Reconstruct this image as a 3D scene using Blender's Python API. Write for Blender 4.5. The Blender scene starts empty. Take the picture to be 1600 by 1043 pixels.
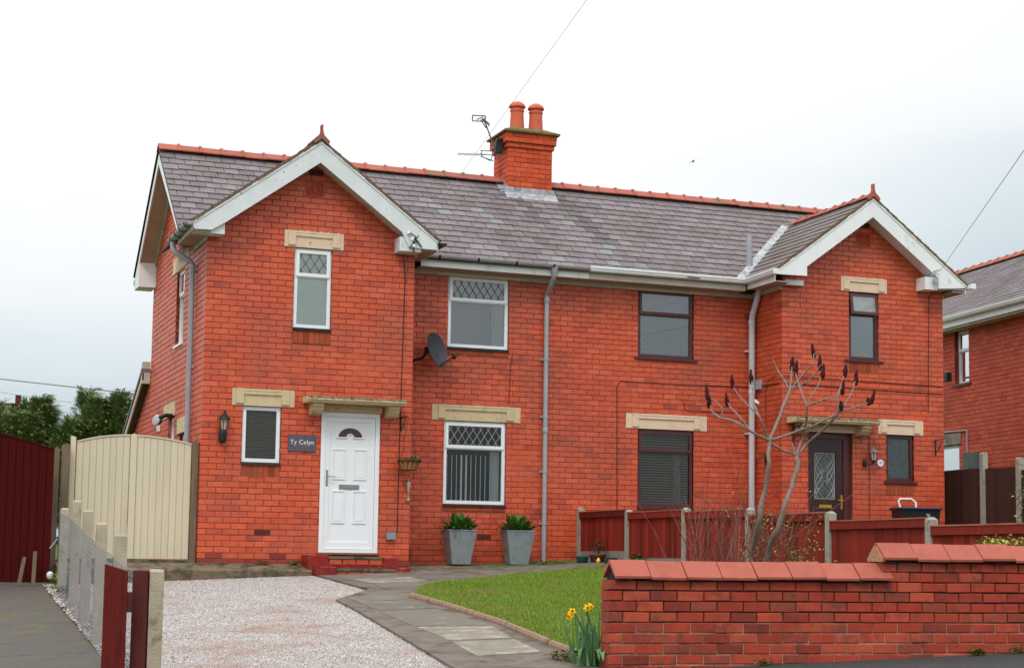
import bpy, math, random
import numpy as np
from mathutils import Vector, Matrix, noise
random.seed(7); rnd = random.random
def ru(a, b): return a + (b - a) * rnd()
S = bpy.context.scene
COL = S.collection
# ---------------------------------------------------------------- camera
CAM = Vector((-4.519, -25.374, 0.0898))
YAW, PIT, ROL, FPX, PPX, PPY = 0.37844, 0.10232, 0.01213, 2692.64, 866.14, 601.83
_f = Vector((math.sin(YAW)*math.cos(PIT), math.cos(YAW)*math.cos(PIT), math.sin(PIT)))
_r = Vector((math.cos(YAW), -math.sin(YAW), 0)); _u = _r.cross(_f)
_r2 = _r*math.cos(ROL) + _u*math.sin(ROL); _u2 = -_r*math.sin(ROL) + _u*math.cos(ROL)
cd = bpy.data.cameras.new('camera'); cam = bpy.data.objects.new('camera', cd); COL.objects.link(cam)
m = Matrix((_r2, _u2, -_f)).transposed().to_4x4(); m.translation = CAM
cam.matrix_world = m
cd.sensor_fit = 'HORIZONTAL'; cd.sensor_width = 36; cd.lens = FPX*36/1600
cd.shift_x = -(PPX-800)/1600; cd.shift_y = (PPY-521.5)/1600
cd.clip_start = .1; cd.clip_end = 5000
S.camera = cam
def at(px, py, D):
    return CAM + (_f + _r2*((px-PPX)/FPX) - _u2*((py-PPY)/FPX))*D
# ---------------------------------------------------------------- world and sun
SUN_EL, SUN_AZ = math.radians(52), math.radians(212)   # compass style: direction the light comes from
w = bpy.data.worlds.new('World'); S.world = w; w.use_nodes = True
nt = w.node_tree; nt.nodes.clear(); N = nt.nodes.new; LK = nt.links.new
out = N('ShaderNodeOutputWorld'); bg1 = N('ShaderNodeBackground'); bg2 = N('ShaderNodeBackground'); mx = N('ShaderNodeMixShader')
sky = N('ShaderNodeTexSky'); sky.sky_type = 'NISHITA'; sky.sun_disc = False
sky.sun_elevation = SUN_EL; sky.sun_rotation = SUN_AZ
LK(sky.outputs[0], bg1.inputs[0]); bg1.inputs[1].default_value = .1
tc = N('ShaderNodeTexCoord'); sep = N('ShaderNodeSeparateXYZ'); LK(tc.outputs['Generated'], sep.inputs[0])
ns = N('ShaderNodeTexNoise'); ns.inputs['Scale'].default_value = 2.2; ns.inputs['Detail'].default_value = 5; ns.inputs['Roughness'].default_value = .5
mp = N('ShaderNodeMapping'); mp.inputs['Scale'].default_value = (1, 1, 3.2); LK(tc.outputs['Generated'], mp.inputs[0]); LK(mp.outputs[0], ns.inputs['Vector'])
def wm(op, a, b, c=None):
    n = N('ShaderNodeMath'); n.operation = op
    for i, v in enumerate((a, b, c)):
        if v is None: continue
        if isinstance(v, (int, float)): n.inputs[i].default_value = v
        else: LK(v, n.inputs[i])
    return n.outputs[0]
el = wm('MULTIPLY_ADD', ns.outputs[0], .16, wm('SUBTRACT', sep.outputs[2], .08))
el = wm('SUBTRACT', el, wm('MULTIPLY', wm('MAXIMUM', wm('SUBTRACT', sep.outputs[0], .38), 0.), .36))
cr = N('ShaderNodeValToRGB'); LK(el, cr.inputs[0]); e = cr.color_ramp.elements
e[0].position = 0.0; e[0].color = (.50, .60, .70, 1)
e[1].position = 1.0; e[1].color = (2.1, 2.12, 2.15, 1)
for p_, c_ in ((.05, (.60, .69, .74, 1)), (.115, (.80, .875, .91, 1)), (.17, (1.0, 1.02, 1.04, 1)), (.4, (1.35, 1.37, 1.39, 1))):
    q = e.new(p_); q.color = c_
LK(cr.outputs[0], bg2.inputs[0]); bg2.inputs[1].default_value = 1.0
mx.inputs[0].default_value = .93; LK(bg1.outputs[0], mx.inputs[1]); LK(bg2.outputs[0], mx.inputs[2]); LK(mx.outputs[0], out.inputs[0])
sl = bpy.data.lights.new('sun', 'SUN'); sl.energy = 1.3; sl.angle = math.radians(14); sl.color = (1, .96, .9)
so = bpy.data.objects.new('sun', sl); COL.objects.link(so)
sd = Vector((math.sin(SUN_AZ)*math.cos(SUN_EL), math.cos(SUN_AZ)*math.cos(SUN_EL), math.sin(SUN_EL)))
so.rotation_euler = (-sd).to_track_quat('-Z', 'Y').to_euler()
so.location = (0, -30, 40)
vs = S.view_settings; vs.view_transform = 'Standard'; vs.look = 'None'; vs.exposure = 0.0; vs.gamma = 1; vs.use_curve_mapping = False
# ---------------------------------------------------------------- materials
def srgb(r, g, b, k=1.0):
    f = lambda c: ((c/255+.055)/1.055)**2.4 if c > 10 else c/255/12.92
    return (f(r)*k, f(g)*k, f(b)*k, 1)
MATS = {}
def M(name, cols, sc=4., rough=.8, bump=.15, bs=80., rmix=0., patch=None, psc=1.2, pt=(.55, .7), stretch=(1, 1, 1), spec=.3, metal=0., obj=False, val=0.):
    """procedural material. cols: list of colours; picked by noise*(1-rmix)+random*rmix; patch: colour laid in noise patches; val: random value spread"""
    if name in MATS: return MATS[name]
    m = bpy.data.materials.new(name); MATS[name] = m; m.use_nodes = True
    t = m.node_tree; n = t.nodes.new; l = t.links.new
    b = t.nodes['Principled BSDF']; b.inputs['Roughness'].default_value = rough; b.inputs['Specular IOR Level'].default_value = spec; b.inputs['Metallic'].default_value = metal
    g = n('ShaderNodeNewGeometry'); tcn = n('ShaderNodeTexCoord')
    mpn = n('ShaderNodeMapping'); l(tcn.outputs['Object'] if obj else g.outputs['Position'], mpn.inputs[0]); mpn.inputs['Scale'].default_value = stretch
    no = n('ShaderNodeTexNoise'); no.inputs['Scale'].default_value = sc; no.inputs['Detail'].default_value = 6; no.inputs['Roughness'].default_value = .62; l(mpn.outputs[0], no.inputs['Vector'])
    oi = n('ShaderNodeObjectInfo')
    def ma(op, *a):
        k = n('ShaderNodeMath'); k.operation = op
        for i, v in enumerate(a):
            if isinstance(v, (int, float)): k.inputs[i].default_value = v
            else: l(v, k.inputs[i])
        return k.outputs[0]
    rv = ma('FRACT', ma('ADD', ma('MULTIPLY', oi.outputs['Random'], 7.31), ma('MULTIPLY', g.outputs['Random Per Island'], 5.17)))
    nn = ma('MULTIPLY_ADD', ma('SUBTRACT', no.outputs[0], .5), 2.0, .5)
    f = ma('ADD', ma('MULTIPLY', nn, 1-rmix), ma('MULTIPLY', rv, rmix)) if rmix else nn
    r = n('ShaderNodeValToRGB'); l(f, r.inputs[0]); el_ = r.color_ramp.elements
    k = len(cols); el_[0].color = cols[0]; el_[1].color = cols[-1]; el_[0].position = .1; el_[1].position = .9
    for i in range(1, k-1):
        q = el_.new(.1+.8*i/(k-1)); q.color = cols[i]
    c = r.outputs[0]
    if val:
        hs = n('ShaderNodeHueSaturation'); l(c, hs.inputs['Color'])
        r2 = ma('FRACT', ma('MULTIPLY', rv, 13.7)); l(ma('MULTIPLY_ADD', r2, 2*val, 1-val), hs.inputs['Value']); c = hs.outputs[0]
    if patch:
        no2 = n('ShaderNodeTexNoise'); no2.inputs['Scale'].default_value = psc; no2.inputs['Detail'].default_value = 7; no2.inputs['Roughness'].default_value = .65; l(mpn.outputs[0], no2.inputs['Vector'])
        mr = n('ShaderNodeMapRange'); l(no2.outputs[0], mr.inputs[0]); mr.inputs[1].default_value = pt[0]; mr.inputs[2].default_value = pt[1]; mr.clamp = True
        mixn = n('ShaderNodeMix'); mixn.data_type = 'RGBA'; l(mr.outputs[0], mixn.inputs[0]); l(c, mixn.inputs[6]); mixn.inputs[7].default_value = patch; c = mixn.outputs[2]
    l(c, b.inputs['Base Color'])
    if bump:
        nb = n('ShaderNodeTexNoise'); nb.inputs['Scale'].default_value = bs; nb.inputs['Detail'].default_value = 5; l(mpn.outputs[0], nb.inputs['Vector'])
        bu = n('ShaderNodeBump'); bu.inputs['Strength'].default_value = bump; bu.inputs['Distance'].default_value = .01; l(nb.outputs[0], bu.inputs['Height']); l(bu.outputs[0], b.inputs['Normal'])
    return m
def glass(name, tint=(.86, .9, .9, 1), refl=1.0, rough=.0):
    m = bpy.data.materials.new(name); m.use_nodes = True; t = m.node_tree; n = t.nodes.new; l = t.links.new
    t.nodes.clear(); o = n('ShaderNodeOutputMaterial'); tr = n('ShaderNodeBsdfTransparent'); tr.inputs[0].default_value = tint
    gl = n('ShaderNodeBsdfGlossy'); gl.inputs['Roughness'].default_value = rough; fr = n('ShaderNodeFresnel'); fr.inputs[0].default_value = 1.52
    mu = n('ShaderNodeMath'); mu.operation = 'MULTIPLY'; mu.use_clamp = True; mu.inputs[1].default_value = 1.8*refl; l(fr.outputs[0], mu.inputs[0])
    x = n('ShaderNodeMixShader'); l(mu.outputs[0], x.inputs[0]); l(tr.outputs[0], x.inputs[1]); l(gl.outputs[0], x.inputs[2]); l(x.outputs[0], o.inputs[0])
    return m
BR = [srgb(154, 61, 46), srgb(186, 70, 41), srgb(199, 78, 43), srgb(206, 83, 45), srgb(196, 75, 41), srgb(209, 93, 57), srgb(188, 70, 44)]
m_brick = M('red_pressed_brick', BR, sc=3.5, rmix=.62, rough=.46, bump=.3, bs=120, patch=srgb(152, 76, 56), psc=.75, pt=(.47, .80), val=.04, spec=.6)
m_mortar = M('dark_mortar', [srgb(118, 62, 44), srgb(140, 82, 58)], sc=3, rough=.95, bump=.3, patch=srgb(178, 130, 108), psc=.9, pt=(.55, .68))
m_gbrick = M('garden_wall_brick', [srgb(116, 52, 42), srgb(148, 56, 40), srgb(166, 64, 44), srgb(130, 64, 48), srgb(178, 78, 54), srgb(156, 56, 40)], sc=9, rmix=.75, rough=.85, bump=.6, bs=90, patch=srgb(92, 50, 42), psc=6, pt=(.54, .74), val=.08)
m_gmortar = M('garden_wall_mortar', [srgb(58, 36, 30), srgb(84, 54, 44)], sc=6, rough=.95, bump=.6, patch=srgb(150, 110, 92), psc=3, pt=(.62, .7))
m_slate = M('purple_slate', [srgb(98, 90, 94), srgb(113, 104, 107), srgb(121, 111, 115), srgb(109, 101, 102), srgb(130, 120, 123), srgb(117, 106, 109)], sc=6, rmix=.65, rough=.62, bump=.3, bs=45, patch=srgb(98, 90, 78), psc=1.1, pt=(.5, .75), spec=.25, val=.07)
m_slate2 = M('pale_green_slate', [srgb(114, 117, 115), srgb(126, 128, 125)], sc=6, rough=.6, bump=.2, bs=45, spec=.4)
m_slatem = M('mossy_slate', [srgb(96, 88, 86), srgb(114, 105, 102), srgb(104, 96, 88)], sc=5, rmix=.5, rough=.7, bump=.35, bs=40, patch=srgb(104, 98, 76), psc=2.2, pt=(.54, .72), val=.1)
m_deck = M('roof_underlay', [srgb(46, 42, 44), srgb(56, 50, 50)], rough=.95)
m_ridge = M('terracotta_ridge', [srgb(152, 80, 66), srgb(172, 94, 78), srgb(146, 84, 70)], sc=5, rmix=.5, rough=.8, bump=.4, bs=60, patch=srgb(120, 100, 80), psc=2.2, pt=(.5, .68), val=.08)
m_coping = M('coping_tile_red', [srgb(150, 76, 61), srgb(164, 87, 71), srgb(156, 81, 66)], sc=9, rmix=.4, rough=.7, bump=.25, bs=150, patch=srgb(140, 72, 60), psc=4, pt=(.55, .8), val=.05)
m_white = M('white_gloss_paint', [srgb(226, 228, 230), srgb(234, 236, 238)], sc=3, rough=.45, bump=.05, patch=srgb(186, 190, 190), psc=5, pt=(.6, .75), spec=.4)
m_oldwhite = M('weathered_white_paint', [srgb(205, 212, 214), srgb(218, 222, 224)], sc=5, rough=.6, bump=.4, bs=50, patch=srgb(110, 102, 94), psc=16, pt=(.645, .67))
m_cream_trim = M('cream_soffit_paint', [srgb(178, 170, 156), srgb(196, 188, 174)], sc=3, rough=.7, bump=.2, patch=srgb(140, 128, 112), psc=7, pt=(.58, .72))
m_soffit = M('soffit_board', [srgb(172, 150, 138), srgb(186, 166, 154)], sc=3, rough=.8)
m_upvc = M('white_upvc', [srgb(226, 230, 234), srgb(234, 237, 240)], sc=2, rough=.35, bump=0, spec=.5)
m_brown = M('mahogany_frame', [srgb(64, 24, 26), srgb(80, 32, 34), srgb(70, 28, 30)], sc=6, rough=.4, bump=.1, stretch=(1, 1, .1), spec=.5)
m_door2 = M('dark_brown_door', [srgb(48, 20, 22), srgb(58, 26, 27)], sc=6, rough=.35, bump=.1, spec=.5)
m_lead = M('lead_flashing', [srgb(140, 146, 150), srgb(164, 168, 172), srgb(186, 188, 190)], sc=7, rough=.5, bump=.5, bs=25, patch=srgb(110, 112, 112), psc=9, pt=(.5, .65))
m_greyp = M('grey_plastic_pipe', [srgb(146, 148, 154), srgb(164, 166, 172)], sc=3, rough=.45, bump=.05, patch=srgb(120, 118, 120), psc=5, pt=(.6, .8), spec=.4)
m_wpipe = M('pale_plastic_pipe', [srgb(184, 184, 188), srgb(200, 200, 204)], sc=3, rough=.45, bump=.03, spec=.4)
m_black = M('black_plastic', [srgb(20, 20, 22), srgb(30, 30, 33)], sc=5, rough=.45, bump=.05, spec=.4)
m_cable = M('dark_cable', [srgb(60, 30, 26), srgb(76, 36, 30)], sc=5, rough=.7, bump=0)
m_stone = M('sandstone_lintel', [srgb(184, 164, 128), srgb(204, 184, 148), srgb(194, 174, 138)], sc=6, rough=.9, bump=.5, bs=60, patch=srgb(140, 116, 80), psc=9, pt=(.6, .72))
m_stone2 = M('pink_buff_lintel', [srgb(208, 180, 154), srgb(222, 196, 170), srgb(214, 188, 162)], sc=6, rough=.9, bump=.5, bs=60, patch=srgb(150, 120, 92), psc=12, pt=(.62, .7))
m_mossy = M('mossy_concrete', [srgb(120, 112, 88), srgb(146, 134, 108), srgb(104, 94, 76)], sc=12, rough=.95, bump=.8, bs=40, patch=srgb(62, 60, 44), psc=14, pt=(.48, .6))
m_conc = M('path_concrete', [srgb(94, 85, 78), srgb(114, 104, 96), srgb(100, 92, 84)], sc=3.5, rough=.9, bump=.5, bs=60, patch=srgb(74, 68, 56), psc=2.6, pt=(.48, .66))
m_slab = M('paving_slab', [srgb(98, 92, 84), srgb(116, 109, 99), srgb(106, 100, 90)], sc=5, rough=.9, bump=.5, bs=80, patch=srgb(142, 136, 122), psc=3.2, pt=(.56, .7), val=.08, rmix=.4)
m_ledge = M('old_ledge_concrete', [srgb(104, 90, 74), srgb(122, 106, 88), srgb(90, 82, 62)], sc=5, rough=.95, bump=.7, bs=35, patch=srgb(54, 54, 36), psc=4, pt=(.46, .62))
m_drive = M('neighbour_drive_concrete', [srgb(72, 67, 64), srgb(88, 82, 78), srgb(80, 75, 68)], sc=9, rough=.9, bump=.5, bs=70, patch=srgb(92, 90, 56), psc=2.4, pt=(.53, .66))
m_asph = M('asphalt_pavement', [srgb(56, 56, 57), srgb(68, 68, 69)], sc=30, rough=.9, bump=.6, bs=200, patch=srgb(80, 78, 72), psc=3, pt=(.6, .75))
m_gravelb = M('gravel_bed', [srgb(116, 104, 98), srgb(140, 126, 120), srgb(124, 108, 100)], sc=40, rough=.95, bump=1.0, bs=90, patch=srgb(158, 118, 104), psc=.7, pt=(.52, .7))
m_pebble = M('white_pink_gravel', [srgb(108, 103, 100), srgb(160, 153, 150), srgb(186, 180, 177), srgb(156, 148, 143), srgb(206, 202, 199)], sc=.9, rmix=.75, rough=.8, bump=0, patch=srgb(142, 116, 102), psc=.9, pt=(.48, .72), val=.22)
m_soil = M('garden_soil', [srgb(62, 46, 34), srgb(84, 64, 46)], sc=14, rough=1, bump=1, bs=40)
m_turf = M('turf_soil', [srgb(66, 82, 30), srgb(84, 100, 38)], sc=3, rough=1, bump=.6, bs=60)
m_grass = M('grass_blades', [srgb(88, 110, 32), srgb(110, 136, 44), srgb(130, 154, 56), srgb(102, 126, 38)], sc=1.5, rmix=.55, rough=.6, bump=0, patch=srgb(140, 134, 74), psc=1.6, pt=(.52, .70), val=.14, spec=.2)
m_terr = M('meadow', [srgb(70, 92, 44), srgb(90, 108, 54)], sc=.5, rough=1, bump=.4)
m_redfence = M('red_stained_timber', [srgb(98, 22, 14), srgb(122, 30, 18), srgb(140, 40, 25), srgb(108, 28, 18)], sc=5, rmix=.75, rough=.75, bump=.5, bs=40, stretch=(3, 3, .35), val=.24)
m_brownfence = M('dark_brown_fence', [srgb(56, 32, 26), srgb(72, 42, 34), srgb(64, 38, 30)], sc=5, rmix=.6, rough=.85, bump=.5, bs=40, stretch=(3, 3, .3), val=.12)
m_redgate = M('oxblood_gate_boards', [srgb(60, 11, 10), srgb(72, 15, 14), srgb(66, 12, 12)], sc=4, rmix=.4, rough=.8, bump=.4, bs=30, stretch=(3, 3, .3), val=.05, spec=.08)
m_stile = M('faded_red_timber', [srgb(76, 22, 20), srgb(100, 32, 27), srgb(88, 26, 23)], sc=9, rough=.8, bump=.6, bs=30, stretch=(4, 4, .25), spec=.15)
m_creamgate = M('cream_painted_boards', [srgb(192, 181, 154), srgb(206, 196, 170), srgb(199, 188, 161)], sc=3, rmix=.4, rough=.65, bump=.25, bs=30, stretch=(3, 3, .3), val=.03)
m_greywood = M('weathered_timber', [srgb(104, 88, 72), srgb(128, 110, 90)], sc=6, rough=.9, bump=.6, bs=40, stretch=(3, 3, .3))
m_darkpost = M('dark_brown_timber', [srgb(74, 28, 26), srgb(94, 40, 34)], sc=6, rough=.8, bump=.6, bs=40, stretch=(3, 3, .3))
m_cpost = M('concrete_post', [srgb(138, 132, 120), srgb(160, 154, 142), srgb(148, 142, 130)], sc=7, rough=.95, bump=.5, bs=70, patch=srgb(112, 106, 84), psc=9, pt=(.56, .68))
m_ppost = M('pale_concrete_post', [srgb(158, 146, 126), srgb(180, 168, 148)], sc=7, rough=.95, bump=.5, bs=70, patch=srgb(110, 112, 66), psc=5, pt=(.56, .68))
m_wire = M('galvanised_wire', [srgb(128, 132, 140), srgb(150, 154, 162)], sc=8, rough=.5, bump=0, metal=.5)
m_zinc = M('zinc_planter', [srgb(124, 132, 136), srgb(144, 152, 156), srgb(134, 142, 146)], sc=4, rough=.5, bump=.1, spec=.5, metal=.25, patch=srgb(110, 112, 110), psc=6, pt=(.56, .7))
m_leafd = M('glossy_dark_leaves', [srgb(36, 70, 22), srgb(60, 100, 34), srgb(84, 126, 46)], sc=9, rmix=.6, rough=.45, bump=0, val=.15)
m_leafy = M('pale_variegated_leaves', [srgb(150, 164, 66), srgb(190, 196, 110), srgb(128, 148, 52)], sc=9, rmix=.6, rough=.55, bump=0, val=.12)
m_leafb = M('spring_leaves', [srgb(104, 130, 40), srgb(136, 156, 54), srgb(150, 120, 50)], sc=9, rmix=.7, rough=.55, bump=0, val=.12)
m_conifer = M('conifer_sprays', [srgb(58, 74, 40), srgb(84, 104, 54), srgb(116, 134, 72), srgb(70, 90, 46)], sc=1.2, rmix=.55, rough=.7, bump=0, val=.2)
m_bark = M('sumac_bark', [srgb(92, 76, 70), srgb(142, 124, 114), srgb(108, 92, 84)], sc=22, rough=.9, bump=.6, bs=60)
m_twig = M('red_twigs', [srgb(92, 40, 42), srgb(142, 92, 82), srgb(108, 50, 50)], sc=6, rmix=.6, rough=.6, bump=0, val=.15)
m_cone = M('sumac_seed_head', [srgb(58, 16, 20), srgb(80, 26, 28)], sc=20, rmix=.6, rough=.95, bump=.5, bs=200)
m_blackmetal = M('black_iron', [srgb(22, 24, 26), srgb(34, 36, 38)], sc=9, rough=.5, bump=.1)
m_dish = M('dark_grey_dish', [srgb(52, 55, 60), srgb(66, 69, 74)], sc=5, rough=.5, bump=.1, spec=.4)
m_alu = M('aerial_aluminium', [srgb(96, 98, 104), srgb(120, 122, 126)], sc=9, rough=.5, bump=0, metal=.4)
m_sign = M('slate_plaque', [srgb(84, 78, 92), srgb(98, 90, 104)], sc=12, rough=.7, bump=.4, bs=50)
m_letter = M('white_lettering', [srgb(222, 220, 222), srgb(232, 230, 232)], rough=.6, bump=0)
m_redpaint = M('red_step_paint', [srgb(112, 24, 24), srgb(134, 34, 30), srgb(104, 28, 26)], sc=6, rough=.55, bump=.4, bs=30, patch=srgb(156, 78, 62), psc=6, pt=(.54, .66))
m_tread = M('step_tread', [srgb(96, 90, 72), srgb(116, 106, 88)], sc=8, rough=.9, bump=.5, bs=50, patch=srgb(66, 64, 52), psc=6, pt=(.5, .62))
m_soldier = M('brown_soldier_brick', [srgb(146, 70, 44), srgb(170, 78, 48), srgb(130, 60, 42)], sc=6, rmix=.7, rough=.85, bump=.3, val=.1)
m_vent = M('purple_air_brick', [srgb(98, 44, 48), srgb(112, 54, 54)], sc=6, rough=.8, bump=.3)
m_terra = M('terracotta_panel', [srgb(186, 66, 40), srgb(200, 78, 48)], sc=6, rough=.8, bump=.3)
m_room = M('room_plaster', [srgb(84, 76, 70), srgb(96, 88, 80)], rough=.95)
m_blindw = M('pale_blind', [srgb(222, 224, 228), srgb(232, 234, 238)], rough=.8, bump=0)
m_frost = M('frosted_glass_backing', [srgb(226, 236, 231), srgb(234, 241, 237)], sc=30, rough=.5, bump=.3, bs=300)
m_greyb = M('grey_net_blind', [srgb(168, 174, 184), srgb(182, 188, 196)], sc=2, rough=.8, bump=0)
m_blindb = M('brown_blind', [srgb(136, 116, 98), srgb(150, 130, 112)], rough=.8, bump=0)
m_curt = M('pale_curtain', [srgb(226, 234, 232), srgb(236, 242, 240)], sc=6, rough=.9, bump=0)
m_leadc = M('lead_came', [srgb(52, 54, 58), srgb(66, 68, 72)], rough=.5, bump=0, spec=.4)
m_leadw = M('pale_lead_came', [srgb(168, 168, 168), srgb(184, 184, 184)], rough=.5, bump=0)
m_brass = M('brass', [srgb(186, 140, 60), srgb(206, 160, 76)], rough=.35, bump=0, metal=.6, spec=.5)
m_chrome = M('chrome', [srgb(150, 150, 152), srgb(176, 176, 178)], rough=.25, bump=0, metal=.9)
m_yellow = M('daffodil_yellow', [srgb(236, 196, 20), srgb(246, 214, 40)], sc=8, rough=.6, bump=0)
m_orange = M('daffodil_orange', [srgb(236, 160, 14), srgb(244, 180, 24)], sc=8, rough=.6, bump=0)
m_dleaf = M('daffodil_leaf', [srgb(62, 100, 66), srgb(88, 126, 84), srgb(76, 112, 60)], sc=8, rmix=.6, rough=.5, bump=0, val=.1)
m_coir = M('coir_liner', [srgb(150, 108, 62), srgb(166, 122, 74)], sc=30, rough=1, bump=.8, bs=100)
m_gpot = M('green_glazed_pot', [srgb(18, 64, 52), srgb(28, 80, 66)], sc=5, rough=.3, bump=.1, spec=.5)
m_bpot = M('brown_plastic_pot', [srgb(74, 32, 32), srgb(88, 42, 40)], sc=5, rough=.6, bump=.1)
m_bluelid = M('navy_lid', [srgb(18, 30, 66), srgb(26, 40, 80)], rough=.4, bump=0, spec=.4)
m_grndb = M('gravel_board', [srgb(132, 126, 118), srgb(150, 144, 134)], sc=5, rough=.95, bump=.4, patch=srgb(110, 104, 92), psc=3, pt=(.5, .65))
m_moss = M('green_moss', [srgb(92, 90, 48), srgb(118, 112, 62)], sc=16, rough=1, bump=1, bs=50, patch=srgb(96, 84, 60), psc=12, pt=(.5, .6))
m_kerb = M('edging_kerb', [srgb(128, 102, 84), srgb(146, 120, 102), srgb(116, 96, 80)], sc=6, rough=.95, bump=.5, bs=50, patch=srgb(92, 84, 56), psc=5, pt=(.56, .7))
m_greybox = M('grey_box', [srgb(128, 132, 134), srgb(142, 146, 148)], rough=.6, bump=0)
g_clear = glass('window_glass', (.93, .96, .96, 1), 1.2); g_refl = glass('reflective_window_glass', (.72, .76, .78, 1), 1.7); g_dark = glass('clear_window_glass', (.86, .88, .88, 1), .45)
# ---------------------------------------------------------------- object helpers
WL = {}
def tagp(o, label=None, cat=None, group=None, kind=None):
    if label: o['label'] = label
    if cat: o['category'] = cat
    if group: o['group'] = group
    if kind: o['kind'] = kind
    return o
def attach(o, parent):
    o.parent = parent
    if parent is not None: o.matrix_parent_inverse = Matrix.Translation(-WL[parent.name])
def empty(name, loc, label, cat, group=None):
    o = bpy.data.objects.new(name, None); COL.objects.link(o); o.location = loc; o.empty_display_size = .2
    WL[o.name] = Vector(loc); return tagp(o, label, cat, group)
class MB:
    def __init__(s): s.v = []; s.f = []
    def add(s, vs, fs):
        k = len(s.v); s.v += [tuple(v) for v in vs]; s.f += [tuple(i+k for i in f) for f in fs]; return s
    def box(s, x0, x1, y0, y1, z0, z1):
        return s.add([(x0,y0,z0),(x1,y0,z0),(x1,y1,z0),(x0,y1,z0),(x0,y0,z1),(x1,y0,z1),(x1,y1,z1),(x0,y1,z1)],
            [(0,3,2,1),(4,5,6,7),(0,1,5,4),(1,2,6,5),(2,3,7,6),(3,0,4,7)])
    def obox(s, c, a, b, n):      # centre and three half vectors
        c, a, b, n = map(Vector, (c, a, b, n)); P = []
        for k in (-1, 1):
            for i, j in ((-1,-1),(1,-1),(1,1),(-1,1)): P.append(c+a*i+b*j+n*k)
        return s.add(P, [(0,3,2,1),(4,5,6,7),(0,1,5,4),(1,2,6,5),(2,3,7,6),(3,0,4,7)])
    def bbox(s, x0, x1, y0, y1, z0, z1, c=.004):   # box with its front (-Y) edges chamfered
        P = [(x0+c,y0,z0+c),(x1-c,y0,z0+c),(x1-c,y0,z1-c),(x0+c,y0,z1-c),(x0,y0+c,z0),(x1,y0+c,z0),(x1,y0+c,z1),(x0,y0+c,z1),(x0,y1,z0),(x1,y1,z0),(x1,y1,z1),(x0,y1,z1)]
        return s.add(P, [(0,1,2,3),(0,4,5,1),(1,5,6,2),(2,6,7,3),(3,7,4,0),(4,8,9,5),(5,9,10,6),(6,10,11,7),(7,11,8,4),(8,11,10,9)])
    def prism(s, pts, vec):       # closed planar polygon (3D points) swept by vec
        n = len(pts); vec = Vector(vec); P = [Vector(p) for p in pts]; Q = [p+vec for p in P]
        return s.add(P+Q, [tuple(range(n-1,-1,-1)), tuple(range(n, 2*n))]+[(i,(i+1)%n,(i+1)%n+n,i+n) for i in range(n)])
    def xz(s, pts, y0, y1): return s.prism([(x, y0, z) for x, z in pts], (0, y1-y0, 0))
    def yz(s, pts, x0, x1): return s.prism([(x0, y, z) for y, z in pts], (x1-x0, 0, 0))
    def tube(s, pts, rad, n=8, cap=True):
        pts = [Vector(p) for p in pts]; k = len(pts)
        rr = rad if isinstance(rad, (list, tuple)) else [rad]*k
        P = []; up = None
        for i, p in enumerate(pts):
            t = (pts[min(i+1, k-1)]-pts[max(i-1, 0)]).normalized()
            if up is None: up = Vector((0, 0, 1)) if abs(t.z) < .9 else Vector((1, 0, 0))
            a = t.cross(up).normalized(); b = a.cross(t).normalized(); up = b
            for j in range(n):
                q = 2*math.pi*j/n; P.append(p+a*math.cos(q)*rr[i]+b*math.sin(q)*rr[i])
        F = [(i*n+j, i*n+(j+1)%n, (i+1)*n+(j+1)%n, (i+1)*n+j) for i in range(k-1) for j in range(n)]
        if cap: F += [tuple(range(n)), tuple((k-1)*n+j for j in range(n-1, -1, -1))]
        return s.add(P, F)
    def lathe(s, c, prof, n=20, sq=None):   # profile of (r, z)
        c = Vector(c); P = []
        for r, z in prof:
            for j in range(n):
                q = 2*math.pi*j/n; P.append(c+Vector((r*math.cos(q), r*math.sin(q), z)))
        F = [(i*n+j, i*n+(j+1)%n, (i+1)*n+(j+1)%n, (i+1)*n+j) for i in range(len(prof)-1) for j in range(n)]
        F += [tuple(range(n-1,-1,-1)), tuple((len(prof)-1)*n+j for j in range(n))]
        return s.add(P, F)
    def go(s, name, mat, parent=None, smooth=False, **kw):
        V = np.array(s.v, dtype=np.float64); lo = V.min(0); hi = V.max(0)
        o3 = np.array([(lo[0]+hi[0])/2, (lo[1]+hi[1])/2, lo[2]]); me = bpy.data.meshes.new(name)
        me.from_pydata([tuple(v) for v in V-o3], [], s.f); me.materials.append(mat)
        if smooth:
            me.polygons.foreach_set('use_smooth', [True]*len(me.polygons)); me.set_sharp_from_angle(angle=math.radians(smooth if smooth is not True else 40))
        me.update(); o = bpy.data.objects.new(name, me); COL.objects.link(o); o.location = tuple(o3)
        WL[o.name] = Vector(o3)
        if parent is not None: attach(o, parent)
        return tagp(o, **kw)
def fastmesh(name, V, nper, loc, mat, parent=None, **kw):
    """V: (k*nper,3) array of polygons each with nper verts"""
    k = len(V)//nper; me = bpy.data.meshes.new(name); o3 = np.array(loc, dtype=np.float32)
    me.vertices.add(len(V)); me.vertices.foreach_set('co', (np.asarray(V, dtype=np.float32)-o3).ravel())
    me.loops.add(len(V)); me.loops.foreach_set('vertex_index', np.arange(len(V), dtype=np.int32))
    me.polygons.add(k); me.polygons.foreach_set('loop_start', np.arange(0, len(V), nper, dtype=np.int32))
    me.update(calc_edges=True); me.materials.append(mat)
    o = bpy.data.objects.new(name, me); COL.objects.link(o); o.location = loc; WL[o.name] = Vector(loc)
    if parent is not None: attach(o, parent)
    return tagp(o, **kw)
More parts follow.
